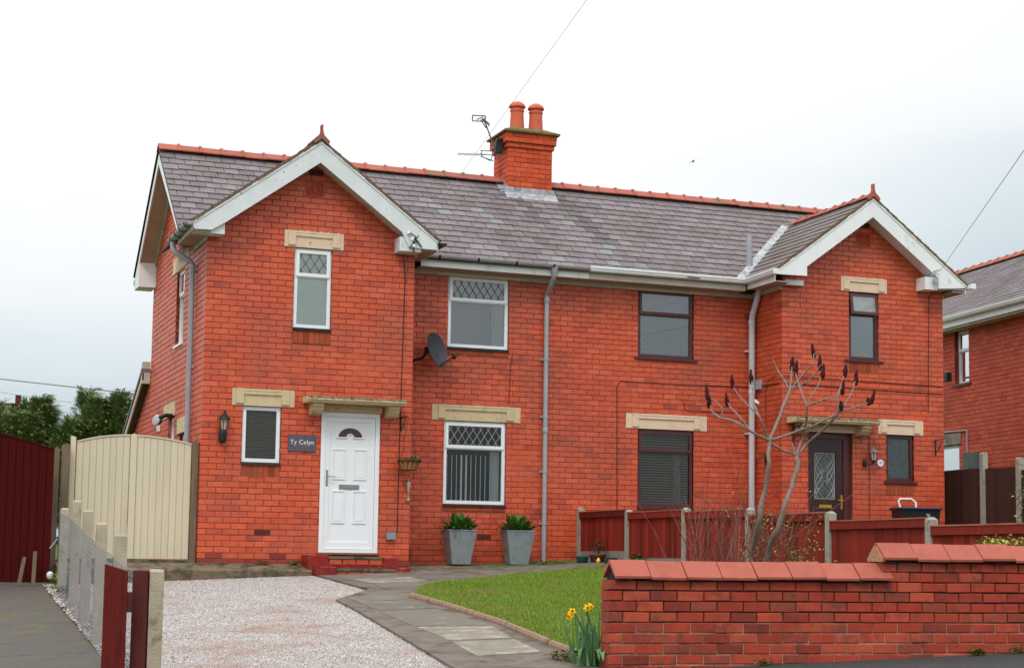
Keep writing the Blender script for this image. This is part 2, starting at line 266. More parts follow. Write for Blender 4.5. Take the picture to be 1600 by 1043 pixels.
# ---------------------------------------------------------------- ground
ZA, ZB, ZC = -.18, .045, .0545
def zg(x, y): return ZA+ZB*x+ZC*y if y > -14 else ZA+ZB*x+ZC*-14 + (y+14)*.06
def sheet(name, pts, dz, mat, thick=.0, sub=0, **kw):
    mb = MB(); n = len(pts); top = [(x, y, zg(x, y)+dz) for x, y in pts]
    if thick: mb.add(top+[(x, y, z-thick) for x, y, z in top], [tuple(range(n))]+[(i+n, (i+1)%n+n, (i+1)%n, i) for i in range(n)])
    else: mb.add(top, [tuple(range(n))])
    return mb.go(name, mat, **kw)
def zt(x, y):
    yy = min(max(y, -40), 14); xx = min(max(x, -30), 40)
    z = zg(xx, yy) - .03
    if y > 14: z -= 0.02*(y-14)**.8
    return z
mb = MB(); xs = [-2500,-600,-150,-60,-30,-12,-6,-3,0,3,6,9,12,18,26,40,80,200,700,2500]; ys = [-700,-150,-60,-40,-26,-20,-16,-14,-12,-9,-6,-3,0,3,6,10,14,25,45,90,200,500,1200,3000]
for y in ys:
    for x in xs: mb.v.append((x, y, zt(x, y)))
nx = len(xs)
for j in range(len(ys)-1):
    for i in range(nx-1): mb.f.append((j*nx+i, j*nx+i+1, (j+1)*nx+i+1, (j+1)*nx+i))
mb.go('ground', m_terr, kind='structure')
# road and pavement in front of the properties
sheet('pavement', [(-9, -14.0), (14, -14.0), (14, -13.15), (5.3, -12.45), (1.15, -12.0), (-9, -12.6)], .0, m_asph, kind='structure')
mb = MB(); mb.add([(-30,-14.0,zg(-30,-14)-.0),(30,-14,zg(30,-14)-.0),(30,-16,zg(30,-16)+.0),(-30,-16,zg(-30,-16)+.0)], [(0,3,2,1)]); mb.go('footway', m_asph, kind='structure')
mb = MB(); mb.add([(-40,-16.2,zg(-40,-16.2)-.005),(40,-16.2,zg(40,-16.2)-.005),(40,-24,zg(40,-24)-.005),(-40,-24,zg(-40,-24)-.005)], [(0,3,2,1)]); mb.go('road', m_asph, kind='structure')
mb = MB(); mb.prism([(-30,-16,zg(-30,-16)-.2),(-30,-16.15,zg(-30,-16)-.2),(-30,-16.15,zg(-30,-16)+.012),(-30,-16,zg(-30,-16)+.012)], (60, 0, ZB*60)); mb.go('kerb', m_cpost, kind='structure')
# driveway of gravel
GP = [(-2.35, -12.9), (.0, -12.9), (.08, -11.9), (.108, -11.472), (.30, -9.8), (.499, -8.086), (.70, -6.3), (.86, -4.8), (1.6, -3.6), (1.6, -.9), (1.6, -.5), (-1.95, -.5), (-2.1, -3), (-2.2, -6), (-2.28, -9)]
sheet('gravel_drive', GP, -.012, m_gravelb, kind='structure')
def inpoly(x, y, P):
    r = False; n = len(P); j = n-1
    for i in range(n):
        if (P[i][1] > y) != (P[j][1] > y) and x < (P[j][0]-P[i][0])*(y-P[i][1])/(P[j][1]-P[i][1])+P[i][0]: r = not r
        j = i
    return r
def inpoly_np(X, Y, P):
    r = np.zeros(len(X), bool); n = len(P); j = n-1
    for i in range(n):
        c = ((P[i][1] > Y) != (P[j][1] > Y)) & (X < (P[j][0]-P[i][0])*(Y-P[i][1])/(P[j][1]-P[i][1]+1e-12)+P[i][0]); r ^= c; j = i
    return r
rs = np.random.RandomState(3)
def pebbles(name, P, n, smin, smax, mat, dz=0, **kw):
    x0, x1 = min(p[0] for p in P), max(p[0] for p in P); y0, y1 = min(p[1] for p in P), max(p[1] for p in P)
    X = rs.uniform(x0, x1, n); Y = rs.uniform(y0, y1, n); k = inpoly_np(X, Y, P); X, Y = X[k], Y[k]; n = len(X)
    r = rs.uniform(smin, smax, n)*(1+.6*(rs.rand(n) > .93)); Z = ZA+ZB*X+ZC*Y+r*.25+dz
    a = rs.uniform(0, 2*np.pi, n); ca, sa = np.cos(a), np.sin(a)
    off = np.array([[1,0,.1],[.2,.85,0],[-.9,.15,0],[0,-.8,.1],[.05,0,.75]])
    T = []
    for q in range(5):
        ox = off[q,0]*r*rs.uniform(.7,1.2,n); oy = off[q,1]*r*rs.uniform(.7,1.2,n)
        T.append(np.stack([X+ox*ca-oy*sa, Y+ox*sa+oy*ca, Z+off[q,2]*r*rs.uniform(.7,1.3,n)], 1))
    V = np.stack([T[0],T[1],T[2],T[3],T[4]], 1).reshape(-1, 3)
    F = np.array([[0,1,4],[1,2,4],[2,3,4],[3,0,4]])
    idx = (np.arange(n)[:,None,None]*5+F[None]).reshape(-1)
    me = bpy.data.meshes.new(name); me.vertices.add(len(V)); me.vertices.foreach_set('co', V.astype(np.float32).ravel())
    me.loops.add(len(idx)); me.loops.foreach_set('vertex_index', idx.astype(np.int32)); me.polygons.add(len(idx)//3)
    me.polygons.foreach_set('loop_start', np.arange(0, len(idx), 3, dtype=np.int32)); me.update(calc_edges=True); me.materials.append(mat)
    o = bpy.data.objects.new(name, me); COL.objects.link(o); WL[o.name] = Vector((0,0,0)); return tagp(o, **kw)
pebbles('gravel', GP, 300000, .005, .0105, m_pebble, dz=-.012, label='pink and white loose gravel covering the driveway', cat='gravel', kind='stuff')
# neighbour's drive with ribbed bays
NP = [(-12, -12.9), (-2.45, -12.9), (-2.38, -9), (-2.26, -6), (-2.16, -3), (-2.0, -.3), (-2.0, 1.2), (-12, 1.2)]
for i in range(14):
    y0, y1 = -12.9+i*1.0, -12.9+i*1.0+.993
    xr = lambda y: -2.46+ (y+12.9)*.034
    sheet('drive_bay', [(-8, y0), (xr(y0), y0), (xr(y1), y1), (-8, y1)], .0+ru(-.001, .001), m_drive, thick=.05, kind='structure')
EDG = [(-2.55, -12.9), (-2.28, -12.9), (-2.2, -9), (-2.12, -6), (-2.02, -3), (-1.9, -.6), (-2.2, -.6), (-2.3, -3), (-2.38, -6), (-2.48, -9)]
sheet('verge_strip', EDG, .006, m_soil, kind='structure')
pebbles('stray_gravel', EDG, 5500, .007, .02, m_pebble, dz=.008, label='stray stones along the foot of the wire fence', cat='gravel', kind='stuff')
# path: concrete with slabs
PATH = [(.108, -11.472), (.30, -9.8), (.499, -8.086), (.70, -6.3), (.841, -4.8), (1.609, -3.541), (1.61, -.82), (3.05, -.82), (3.1, -.9), (6.3, -.3), (6.3, -1.3), (3.967, -2.45), (2.67, -3.25), (2.189, -3.8), (1.74, -5.03), (1.70, -6.6), (1.607, -8.51), (1.378, -10.524), (1.243, -12.026), (1.1, -12.9), (.02, -12.9)]
sheet('path', PATH, .02, m_conc, thick=.12, kind='structure')
def slab(pts, dz=.034):
    o = sheet('paving_slab', pts, dz, m_slab, thick=.03, kind='structure')
path = bpy.data.objects['path']; m_slabp = M('pale_worn_slab', [srgb(116, 110, 98), srgb(136, 129, 116)], sc=4, rough=.9, bump=.5, bs=70, patch=srgb(160, 152, 138), psc=3.5, pt=(.5, .62))
for pts in ([(1.76, -.95), (2.6, -.98), (2.62, -1.75), (1.8, -1.72)], [(1.85, -1.8), (2.66, -1.83), (2.7, -2.7), (1.88, -2.62)], [(1.9, -2.7), (2.5, -2.78), (2.38, -3.4), (1.8, -3.42)],
            [(1.0, -4.7), (1.66, -4.2), (1.66, -5.2), (.98, -5.4)], [(.96, -5.45), (1.6, -5.25), (1.58, -6.5), (.9, -6.5)], [(.88, -6.56), (1.55, -6.56), (1.5, -8.55), (.76, -8.3)],
            [(.76, -8.4), (1.48, -8.62), (1.28, -9.78), (.68, -9.7)], [(.67, -9.78), (1.27, -9.86), (1.14, -10.9), (.52, -10.95)]):
    o = sheet('paving_slab', pts, .025+ru(-.001, .001), m_slabp if pts[0][0] < .7 or pts[0] == (.76, -8.4) or pts[0] == (1.85, -1.8) else m_slab, thick=.03); attach(o, path)
# lawn
LAWN = [(1.76, -5.05), (2.2, -3.85), (2.68, -3.28), (3.967, -2.48), (5.9, -1.55), (6.38, -1.3), (6.38, -12.4), (1.45, -12.0), (1.29, -11.9), (1.42, -10.5), (1.65, -8.5), (1.75, -6.6)]
sheet('lawn_soil', LAWN, .055, m_turf, thick=.1, kind='structure')
def grass(P, n, h0, h1, name, mat, dz=.05, **kw):
    x0, x1 = min(p[0] for p in P), max(p[0] for p in P); y0, y1 = min(p[1] for p in P), max(p[1] for p in P)
    X = rs.uniform(x0, x1, n); Y = rs.uniform(y0, y1, n); k = inpoly_np(X, Y, P); X, Y = X[k], Y[k]; n = len(X)
    a = rs.uniform(0, 2*np.pi, n); h = rs.uniform(h0, h1, n)*(1+.35*np.sin(X*3.1+Y*1.7)*np.sin(Y*2.3-X)); wv = rs.uniform(.0035, .007, n); ln = rs.uniform(-.6, .6, n)
    Z = ZA+ZB*X+ZC*Y+dz
    b0 = np.stack([X-wv*np.cos(a), Y-wv*np.sin(a), Z], 1); b1 = np.stack([X+wv*np.cos(a), Y+wv*np.sin(a), Z], 1)
    t = np.stack([X-np.sin(a)*h*ln, Y+np.cos(a)*h*ln, Z+h], 1)
    return fastmesh(name, np.stack([b0, b1, t], 1).reshape(-1, 3), 3, (float(X.mean()), float(Y.mean()), float(Z.min())), mat, **kw)
grass([p for p in LAWN], 380000, .014, .034, 'grass', m_grass, label='short green lawn grass between the path and the red fence', cat='grass', kind='stuff')
# kerb edging of the lawn
KL = [(1.74, -5.0), (1.72, -6.6), (1.625, -8.5), (1.395, -10.5), (1.24, -12.1)]
for a, b in zip(KL[:-1], KL[1:]):
    A, B = Vector((a[0], a[1], 0)), Vector((b[0], b[1], 0)); L = (B-A).length; k = max(1, round(L/.9))
    for i in range(k):
        p, q = A.lerp(B, i/k), A.lerp(B, (i+1)/k-.012/L); p.z = zg(p.x, p.y)+.045; q.z = zg(q.x, q.y)+.045
        d = (q-p).normalized(); nn = Vector((d.y, -d.x, 0)).normalized()
        prof = [(-.035,-.12),(.035,-.12),(.035,.0),(.022,.026),(0,.035),(-.022,.026),(-.035,.0)]
        j = ru(-.006, .006)
        MB().prism([p+nn*(s_+j)+Vector((0, 0, t_+j*.5)) for s_, t_ in prof], q-p).go('edging_kerb', m_kerb, kind='structure')
# flower-bed ledge along the recessed front and along the bay
mb = MB(); mb.prism([(-2.0, 0, -.5), (-2.0, -.45, -.5), (-2.0, -.47, -.085), (-2.0, -.44, -.062), (-2.0, 0, .02)], (3.6, 0, -.0)); mb.go('ledge', m_ledge, kind='structure')
mb = MB(); a = [(3.22, 1.0), (6.44, 1.0), (6.40, -.28), (3.0, -.86), (3.0, -.02), (3.22, -.02)]; zz = [.035, .07, .03, -.085, -.02, -.01]
mb.add([(p[0], p[1], z) for p, z in zip(a, zz)]+[(p[0], p[1], -.5) for p in a], [(5,4,3,2,1,0)]+[(i, (i+1) % 6, (i+1) % 6+6, i+6) for i in range(6)]); mb.go('front_path', m_ledge, kind='structure')
for i in range(6):
    A = Vector((3.02+i*.565, -.875+i*.0965, -.095+i*.02)); B = A+Vector((.55, .094, .0195))
    MB().prism([A+Vector((0, s_, t_)) for s_, t_ in ((-.05,-.3),(.05,-.3),(.05,.025),(-.03,.02),(-.05,.0))], B-A).go('edging_kerb', m_kerb, kind='structure')
MB().box(-2.05, -.12, .25, 9.5, -.6, .05).go('side_yard', m_ledge, kind='structure')
sheet('right_garden', [(6.5, 1.0), (14, 1.0), (14, -13), (6.5, -13)], .0, m_soil, kind='structure')
# ---------------------------------------------------------------- the pair of houses
H = .08702; BL = .238; W1 = 13.5*BL; X2 = 9.692; X3 = X2+W1; XP = 6.452; D0 = 1.006; DR = 5.15
HL = empty('brick_house', (3.2, 2.5, 0), 'left red brick semi-detached house with white window frames, white front door and big chimney', 'house', 'pair of semi-detached brick houses')
HR = empty('brick_house', (9.7, 2.5, .2), 'right red brick semi-detached house with dark brown window frames and dark brown front door', 'house', 'pair of semi-detached brick houses')
WALLP = {}
class Fr:
    def __init__(s, O, D, house, key): s.O = Vector((O[0], O[1], 0)); s.D = Vector((D[0], D[1], 0)).normalized(); s.N = Vector((s.D.y, -s.D.x, 0)); s.house = house; s.key = key; s.ang = math.atan2(s.D.y, s.D.x)
    def P(s, u, w, z): return s.O+s.D*u-s.N*w+Vector((0, 0, z))
BRK = []
def ulayout(k, L, par, lead, step=BL):
    """brick intervals of one course"""
    u = 0.0; out = []
    first = step if (k+par) % 2 == 0 else step/2
    if lead == 'return': u = .119 if (k+par) % 2 == 0 else .238; first = step
    a = u; b = u+first
    while a < L-.02:
        out.append((a, min(b, L))); a = b; b = a+step
    return out
def lay(fr, L, k0, k1, holes=(), top=None, par=0, lead='quoin', u0=0., step=BL, h=H, jt=.009, tail='plain', dep=.06, mat=None, jz=.0012, coll=None):
    for k in range(k0, k1):
        z0, z1 = k*h+jt/2, (k+1)*h-jt/2; zc = (z0+z1)/2
        for (a, b) in ulayout(k, L, par, lead, step):
            if b <= u0: continue
            a = max(a, u0); segs = [(a, b)]
            for (h0, h1, y0, y1) in holes:
                if y0-.01 < zc < y1+.01:
                    ns_ = []
                    for p, q in segs:
                        if h1 <= p or h0 >= q: ns_.append((p, q))
                        else:
                            if p < h0-.012: ns_.append((p, h0+jt/2))
                            if q > h1+.012: ns_.append((h1-jt/2, q))
                    segs = ns_
            for p, q in segs:
                if q-p < .018: continue
                if top:
                    if z1 > top((p+q)/2): continue
                d = dep
                if lead == 'quoin' and a < .01: d = .108 if (k+par) % 2 == 0 else .232
                (BRK if coll is None else coll).append((fr, p+jt/2 if p > .01 or lead != 'quoin' else p, q-jt/2 if not (tail == 'edge' and q > L-.01) else q, z0+ru(-jz, jz), z1+ru(-jz, jz), d))
def panel(fr, u0, u1, z0, z1, holes, w0=.008, w1=.10, mb=None):
    """backing slab with openings: rectangle grid"""
    us = sorted({u0, u1, *[min(max(v, u0), u1) for h_ in holes for v in h_[:2]]}); zs = sorted({z0, z1, *[min(max(v, z0), z1) for h_ in holes for v in h_[2:]]})
    for i in range(len(us)-1):
        run = None
        for j in range(len(zs)-1):
            c, d = (us[i]+us[i+1])/2, (zs[j]+zs[j+1])/2
            solid = not any(h_[0] < c < h_[1] and h_[2] < d < h_[3] for h_ in holes)
            if solid: run = (run[0] if run else zs[j], zs[j+1])
            if (not solid or j == len(zs)-2) and run:
                mb.obox(fr.P((us[i]+us[i+1])/2, (w0+w1)/2, sum(run)/2), fr.D*((us[i+1]-us[i])/2), Vector((0, 0, (run[1]-run[0])/2)), fr.N*((w1-w0)/2)); run = None
def poly(fr, pts, w0, w1, mb): mb.prism([fr.P(u, w0, z) for u, z in pts], -fr.N*(w1-w0))
# frames
fB1 = Fr((0, 0), (1, 0), HL, 'b1'); fS = Fr((0, DR), (0, -1), HL, 's'); fRec = Fr((W1, D0), (1, 0), HL, 'r'); fRecR = Fr((XP, D0), (1, 0), HR, 'rr')
fRet = Fr((X2, D0), (0, -1), HR, 'ret'); fB2 = Fr((X2, 0), (1, 0), HR, 'b2')
APX1, APX2 = 1.606, X2+1.606
KB = .735; ZB_ = 6.40      # bay roof: slope and ridge height
KM = .765; ZM = 6.80; YM = 3.08
ztop1 = lambda u: ZB_-.12-KB*abs(u-1.606)
# openings as (u0,u1,z0,z1)
w1 = (1.32, 1.90, 3.555, 55*H); w2 = (.603, 1.18, 1.506, 27*H); dr1 = (1.80, 2.712, .20, 2.31)
w3 = (4.10-W1, 5.15-W1, 3.535, 4.72); w4 = (4.07-W1, 5.135-W1, 1.0, 27*H)
w5 = (7.485-XP, 8.535-XP, 3.56, 4.74); w6 = (7.495-XP, 8.54-XP, 1.03, 27*H)
w7 = (11.0-X2, 11.59-X2, 3.60, 55*H); dr2 = (10.19-X2, 11.056-X2, .22, 2.33); w8 = (11.727-X2, 12.285-X2, 1.537, 27*H)
lin = lambda a, b, k: (a, b, k*H, (k+3)*H)
l1 = lin(1.155, 2.07, 55); l2 = lin(.436, 1.375, 27); l4 = lin(3.856-W1, 5.376-W1, 27); l6 = lin(7.271-XP, 8.785-XP, 27); l7 = lin(10.844-X2, 11.755-X2, 55); l8 = lin(11.566-X2, 12.47-X2, 27)
cn1 = (1.785, 2.73, 2.31, 28*H); cn2 = (10.16-X2, 11.08-X2, 2.33, 28*H)
sd = lambda o, dz=.225: (o[0], o[1], o[2]-dz, o[2])
t1 = (1.46, 1.75, 61*H+.22-.0, 64*H+.24); t1 = (1.455, 1.755, 64*H, 67*H); t2 = (11.155-X2, 11.45-X2, 64*H, 67*H)
av1 = (1.50, 1.73, 68*H, 69*H); ab1 = (.825, 1.063, 5*H, 6*H); ab3 = (4.66-W1, 4.90-W1, 5*H, 6*H)
# side wall openings; u measured from the rear
su = lambda y: DR-y
s1 = (su(2.66), su(1.93), 3.48, 4.72); sl1 = (su(3.03), su(1.55), 4.70, 4.96); s2 = (su(3.05), su(2.45), 1.3, 2.36); sl2 = (su(3.48), su(2.40), 2.36, 2.60); s3 = (su(1.95), su(1.2), 1.3, 2.02); sl3 = (su(2.12), su(1.05), 2.03, 2.28)
def sidetop(u):
    y = DR-u
    return 4.93 if y < D0-.05 else min(ZM-.10-KM*abs(y-YM), 9)
lay(fB1, W1, 0, 75, [w1, w2, dr1, l1, l2, cn1, sd(w1), sd(w2), t1, av1, ab1], ztop1, tail='edge')
TB = []; shf = lambda o: (o[0]+XP-W1, o[1]+XP-W1, o[2], o[3]); fRecR2 = Fr((W1, D0), (1, 0), HR, 'rr')
lay(fRec, X2-W1, -1, 54, [w3, w4, l4, sd(w3, .1), sd(w4, .1), ab3]+[shf(o) for o in (w5, w6, l6, sd(w5, .1), sd(w6, .1))], par=1, lead='plain', top=lambda u: 4.75, coll=TB)
BRK += [b if (b[1]+b[2])/2 < XP-W1 else (fRecR2,)+b[1:] for b in TB]
lay(fB2, W1, 0, 75, [w7, dr2, w8, l7, l8, cn2, sd(w7), sd(w8), t2, (av1[0], av1[1], av1[2], av1[3])], ztop1, tail='edge')
# side walls: laid from the front corner backwards, mirrored into the frame's u
class FrB(Fr): pass
fSf = Fr((0, 0), (0, 1), HL, 's'); fSf.N = Vector((-1, 0, 0)); fSf.ang = math.pi/2; fSf.flip = True
mir = lambda o: (DR-o[1], DR-o[0], o[2], o[3])
lay(fSf, DR, 0, 80, [mir(o) for o in (s1, s2, s3, sl1, sl2, sl3)], top=lambda u: sidetop(DR-u), lead='return', tail='edge')
fRetf = Fr((X2, 0), (0, 1), HR, 'ret'); fRetf.N = Vector((-1, 0, 0)); fRetf.flip = True
lay(fRetf, D0, 0, 57, top=lambda u: 4.72, lead='return')
fR1 = Fr((W1, 0), (0, 1), HL, 'ret1')     # right-hand return of the left bay, faces +X
lay(fR1, D0, 0, 57, top=lambda u: 4.72, lead='return')
# rear lean-to wall, flush with the side wall
fLt = Fr((0, DR), (0, 1), HL, 'lt'); fLt.N = Vector((-1, 0, 0)); fLt.flip = True
lay(fLt, 2.2, 0, 40, top=lambda u: 3.24-.46*u, lead='plain', par=1)
# ---- backing slabs
def wallpart(house, name='wall'): return name
def mkwalls():
    mb = MB(); panel(fB1, .008, W1, -.6, 4.95, [w1, w2, dr1], mb=mb)
    poly(fB1, [(.008, 4.95), (W1-.004, 4.95), (W1-.004, ztop1(W1)+.05), (1.606, ZB_-.07), (.008, ztop1(0)+.05)], .008, .1, mb)
    mb.box(W1-.1, W1-.008, .1, D0, -.6, 4.95)
    panel(fRec, 0, XP-W1, -.6, 4.9, [w3, w4], mb=mb)
    panel(fS, 0, DR-.1, -.6, 4.90, [s1, s2, s3], mb=mb)
    poly(fS, [(0, 4.90), (DR-.1, 4.90), (DR-D0, ZM-KM*(YM-D0)-.06), (DR-YM, ZM-.08), (0, ZM-KM*(DR-YM)-.06)], .008, .1, mb)
    poly(fS, [(-2.2, -.6), (0, -.6), (0, 3.26), (-2.2, 2.25)], .008, .1, mb)
    mb.box(.1, XP, DR-.1, DR, -.6, 4.9); mb.box(XP-.1, XP, D0+.1, DR-.1, -.6, 5.2)
    wl = mb.go('wall', m_mortar, HL)
    mb = MB(); panel(fRecR, 0, X2-XP, -.6, 4.9, [w5, w6], mb=mb); panel(fB2, .008, W1-.0, -.6, 4.95, [w7, dr2, w8], mb=mb)
    poly(fB2, [(.008, 4.95), (W1-.004, 4.95), (W1-.004, ztop1(W1)+.05), (1.606, ZB_-.07), (.008, ztop1(0)+.05)], .008, .1, mb)
    mb.box(X2+.008, X2+.1, .1, D0, -.6, 4.95)
    mb.box(X3-.1, X3-.0, .1, DR, -.6, 4.95); mb.box(XP+.002, X3, DR-.1, DR, -.6, 4.9); mb.box(XP+.002, XP+.08, D0+.1, DR-.1, -.6, 5.2)
    mb.prism([(X3-.1, D0, 4.95), (X3-.1, DR, 4.9), (X3-.1, YM, ZM-.08)], (.1, 0, 0))
    wr = mb.go('wall', m_mortar, HR)
    return wl, wr
wallL, wallR = mkwalls()
MB().box(.1, XP-.1, D0+1.6, D0+1.68, -.5, 4.9).box(.1, W1-.1, 1.2, 1.28, -.5, 4.9).box(.1, XP-.1, D0+.1, DR-.1, 2.62, 2.72).box(.1, XP-.1, D0+.1, DR-.1, 4.86, 4.92).box(.1, W1-.1, .1, D0+.098, 2.62, 2.72).box(.1, W1-.1, .1, D0+.098, 5.06, 5.1).go('partition', m_room, HL)
MB().box(XP+.1, X3-.1, D0+1.6, D0+1.68, -.5, 4.9).box(X2+.1, X3-.1, 1.2, 1.28, -.5, 4.9).box(XP+.1, X3-.1, D0+.1, DR-.1, 2.62, 2.72).box(XP+.1, X3-.1, D0+.1, DR-.1, 4.86, 4.92).box(X2+.1, X3-.1, .1, D0+.098, 2.62, 2.72).box(X2+.1, X3-.1, .1, D0+.098, 5.06, 5.1).go('partition', m_room, HR)
# ---- bricks: 300 largest in view as objects, the rest joined
_bm = {}
def brickmesh(L, D, Hh, mat, c=.004):
    key = (round(L, 3), round(D, 3), round(Hh, 3), mat.name)
    if key in _bm: return _bm[key]
    mb = MB(); mb.bbox(-L/2, L/2, 0, D, -Hh/2, Hh/2, c); me = bpy.data.meshes.new('brick'); me.from_pydata(mb.v, [], mb.f); me.materials.append(mat); _bm[key] = me
    return me
def vis(p, n):
    v = p-CAM; z = v.dot(_f)
    if z < .1: return 0
    x = PPX+FPX*v.dot(_r2)/z; y = PPY-FPX*v.dot(_u2)/z
    if not (-5 < x < 1605 and -5 < y < 1048): return 0
    return max(0, -n.dot(v))/z**3
m_plinth = M('purple_plinth_brick', [srgb(122, 50, 48), srgb(146, 60, 52), srgb(134, 56, 50)], sc=5, rmix=.6, rough=.7, bump=.3, patch=srgb(110, 84, 66), psc=5, pt=(.55, .7))
def emit(bricks, parent, mat, limit=300, name='brick', minface=0.):
    sc_ = []
    for b in bricks:
        fr, u0, u1, z0, z1, d = b; c = fr.P((u0+u1)/2, 0, (z0+z1)/2); s = vis(c, fr.N)*(u1-u0)*(z1-z0)
        if c.x < .001 and c.z < 1.75 and c.y > .25: s = 0        # behind the cream gate
        if 9.6 < c.x and c.z < .75: s = 0; 
        if c.y > -.01 and .6*(c.x-6.5) > 0 and c.z < .85 and c.x > 6.6 and parent is wallR: s = 0   # behind the red fence
        sc_.append((s, b))
    sc_.sort(key=lambda t: -t[0])
    mb = MB()
    for i, (s, b) in enumerate(sc_):
        fr, u0, u1, z0, z1, d = b; pr = ru(-.0022, .002); L = u1-u0; h = z1-z0
        pm = mat
        if fr is fB1 and z1 < .2 and mat is m_brick and (z1 < .1 or rnd() < .35): pm = m_plinth
        if (i < limit and s > minface) or pm is not mat:
            me = brickmesh(L, d, h, pm); o = bpy.data.objects.new(name, me); COL.objects.link(o)
            q = fr.P((u0+u1)/2, pr, (z0+z1)/2); ang = math.atan2(fr.N.x, -fr.N.y)
            o.location = q; o.rotation_euler = (0, ru(-.004, .004), ang); attach(o, parent)
        else:
            t = MB(); t.bbox(-L/2, L/2, 0, d, -h/2, h/2, .004); X = Vector((-fr.N.y, fr.N.x, 0)); q = fr.P((u0+u1)/2, pr, (z0+z1)/2); r_ = ru(-.004, .004)
            mb.add([q+X*v[0]-fr.N*v[1]+Vector((0, 0, v[2]-r_*v[0])) for v in t.v], t.f)
    if mb.v: mb.go('brickwork', mat, parent, kind='stuff')
emit([b for b in BRK if b[0].house is HL], wallL, m_brick); emit([b for b in BRK if b[0].house is HR], wallR, m_brick)
# ---- soldier courses, lintels, vents, carved panels
def solo(fr, o, dz, house, vert=True):
    n = max(2, round((o[1]-o[0])/(.082 if dz > .15 else .235))); wd = (o[1]-o[0])/n
    for i in range(n):
        mb = MB(); u0 = o[0]+i*wd; c = fr.P(u0+wd/2, .03+ru(-.002, .002), o[2]-dz/2-.004)
        mb.obox(c, fr.D*(wd/2-.004), Vector((0, 0, dz/2-.006)), fr.N*.03); mb.go('brick', m_soldier, wallL if house is HL else wallR)
for fr, o, dz, h_ in ((fB1, w1, .225, HL), (fB1, w2, .225, HL), (fRec, w3, .1, HL), (fRec, w4, .1, HL), (fRecR, w5, .1, HR), (fRecR, w6, .1, HR), (fB2, w7, .225, HR), (fB2, w8, .225, HR)): solo(fr, o, dz, h_)
def lintel(fr, o, win, house, mat):
    u0, u1, z0, z1 = o; a, b = win[0], win[1]; z0 += .004; z1 -= .004
    mb = MB(); c = lambda ua, ub, za, zb, p: mb.obox(fr.P((ua+ub)/2, .04-p/2, (za+zb)/2), fr.D*((ub-ua)/2), Vector((0, 0, (zb-za)/2)), fr.N*(.04+p/2))
    tab = .11
    c(u0, u1, z0, z1, .012)
    c(a-tab+.0, a+.004, z0+.03, z1-.035, .034); c(b-.004, b+tab, z0+.03, z1-.035, .034); c(a+.006, b-.006, z1-.085, z1-.037, .032)
    # crumbling upper edge
    n = 26; P = [fr.P(u0+.02, -.010, z1-.03)]; k = [fr.P(a-tab+(b-a+2*tab)*i/n, -.010, z1-.006+ru(-.012, .012)) for i in range(n+1)]
    mb.prism([fr.P(a-tab, -.010, z1-.036)]+k+[fr.P(b+tab, -.010, z1-.036)], fr.N*.026)
    mb.go('lintel', mat, house)
lintel(fB1, l1, w1, HL, m_stone2); lintel(fB1, l2, w2, HL, m_stone); lintel(fRec, l4, w4, HL, m_stone); lintel(fRecR, l6, w6, HR, m_stone2); lintel(fB2, l7, w7, HR, m_stone2); lintel(fB2, l8, w8, HR, m_stone2)
for o, mt in ((sl1, m_stone2), (sl2, m_stone), (sl3, m_stone)):
    MB().obox(fS.P((o[0]+o[1])/2, .02, (o[2]+o[3])/2), fS.D*((o[1]-o[0])/2-.004), Vector((0, 0, (o[3]-o[2])/2-.004)), fS.N*.032).go('lintel', mt, HL)
def ventb(fr, o, house):
    u0, u1, z0, z1 = o; mb = MB(); z0 += .004; z1 -= .004; u0 += .004; u1 -= .004
    mb.obox(fr.P((u0+u1)/2, .03, (z0+z1)/2), fr.D*((u1-u0)/2), Vector((0, 0, (z1-z0)/2)), fr.N*.022)
    n = 9
    for i in range(n+1): mb.obox(fr.P(u0+.006+(u1-u0-.012)*i/n, .004, (z0+z1)/2), fr.D*.004, Vector((0, 0, (z1-z0)/2)), fr.N*.005)
    for z in (z0+.006, (z0+z1)/2, z1-.006): mb.obox(fr.P((u0+u1)/2, .005, z), fr.D*((u1-u0)/2), Vector((0, 0, .005)), fr.N*.005)
    mb.go('air_brick', m_vent, house)
ventb(fB1, av1, HL); ventb(fB1, ab1, HL); ventb(fRec, ab3, HL); ventb(fB2, av1, HR)
def carved(fr, o, house, spin):
    u0, u1, z0, z1 = o; uc, zc = (u0+u1)/2, (z0+z1)/2; hw = (u1-u0)/2-.005; hz = (z1-z0)/2-.004; mb = MB()
    mb.obox(fr.P(uc, .034, zc), fr.D*hw, Vector((0, 0, hz)), fr.N*.022)
    for s_ in (-1, 1):
        mb.obox(fr.P(uc+s_*(hw-.012), .006, zc), fr.D*.012, Vector((0, 0, hz)), fr.N*.007); mb.obox(fr.P(uc, .0062, zc+s_*(hz-.012)), fr.D*(hw-.024), Vector((0, 0, .012)), fr.N*.007)
    R = .088
    mb.tube([fr.P(uc+R*math.cos(t), .008, zc+R*math.sin(t)) for t in [i*math.pi/8 for i in range(17)]], .009, 6)
    for i in range(5):
        t = math.pi/2+(i-2)*.5+spin
        mb.tube([fr.P(uc+math.cos(-math.pi/2+spin)*.06, .008, zc+math.sin(-math.pi/2+spin)*.06), fr.P(uc+math.cos(t)*.02, .002, zc+math.sin(t)*.02), fr.P(uc+math.cos(t)*.07, .006, zc+math.sin(t)*.07)], [.006, .014, .005], 6)
    mb.go('carved_panel', m_terra, house)
carved(fB1, t1, HL, 0); carved(fB2, t2, HR, .9)
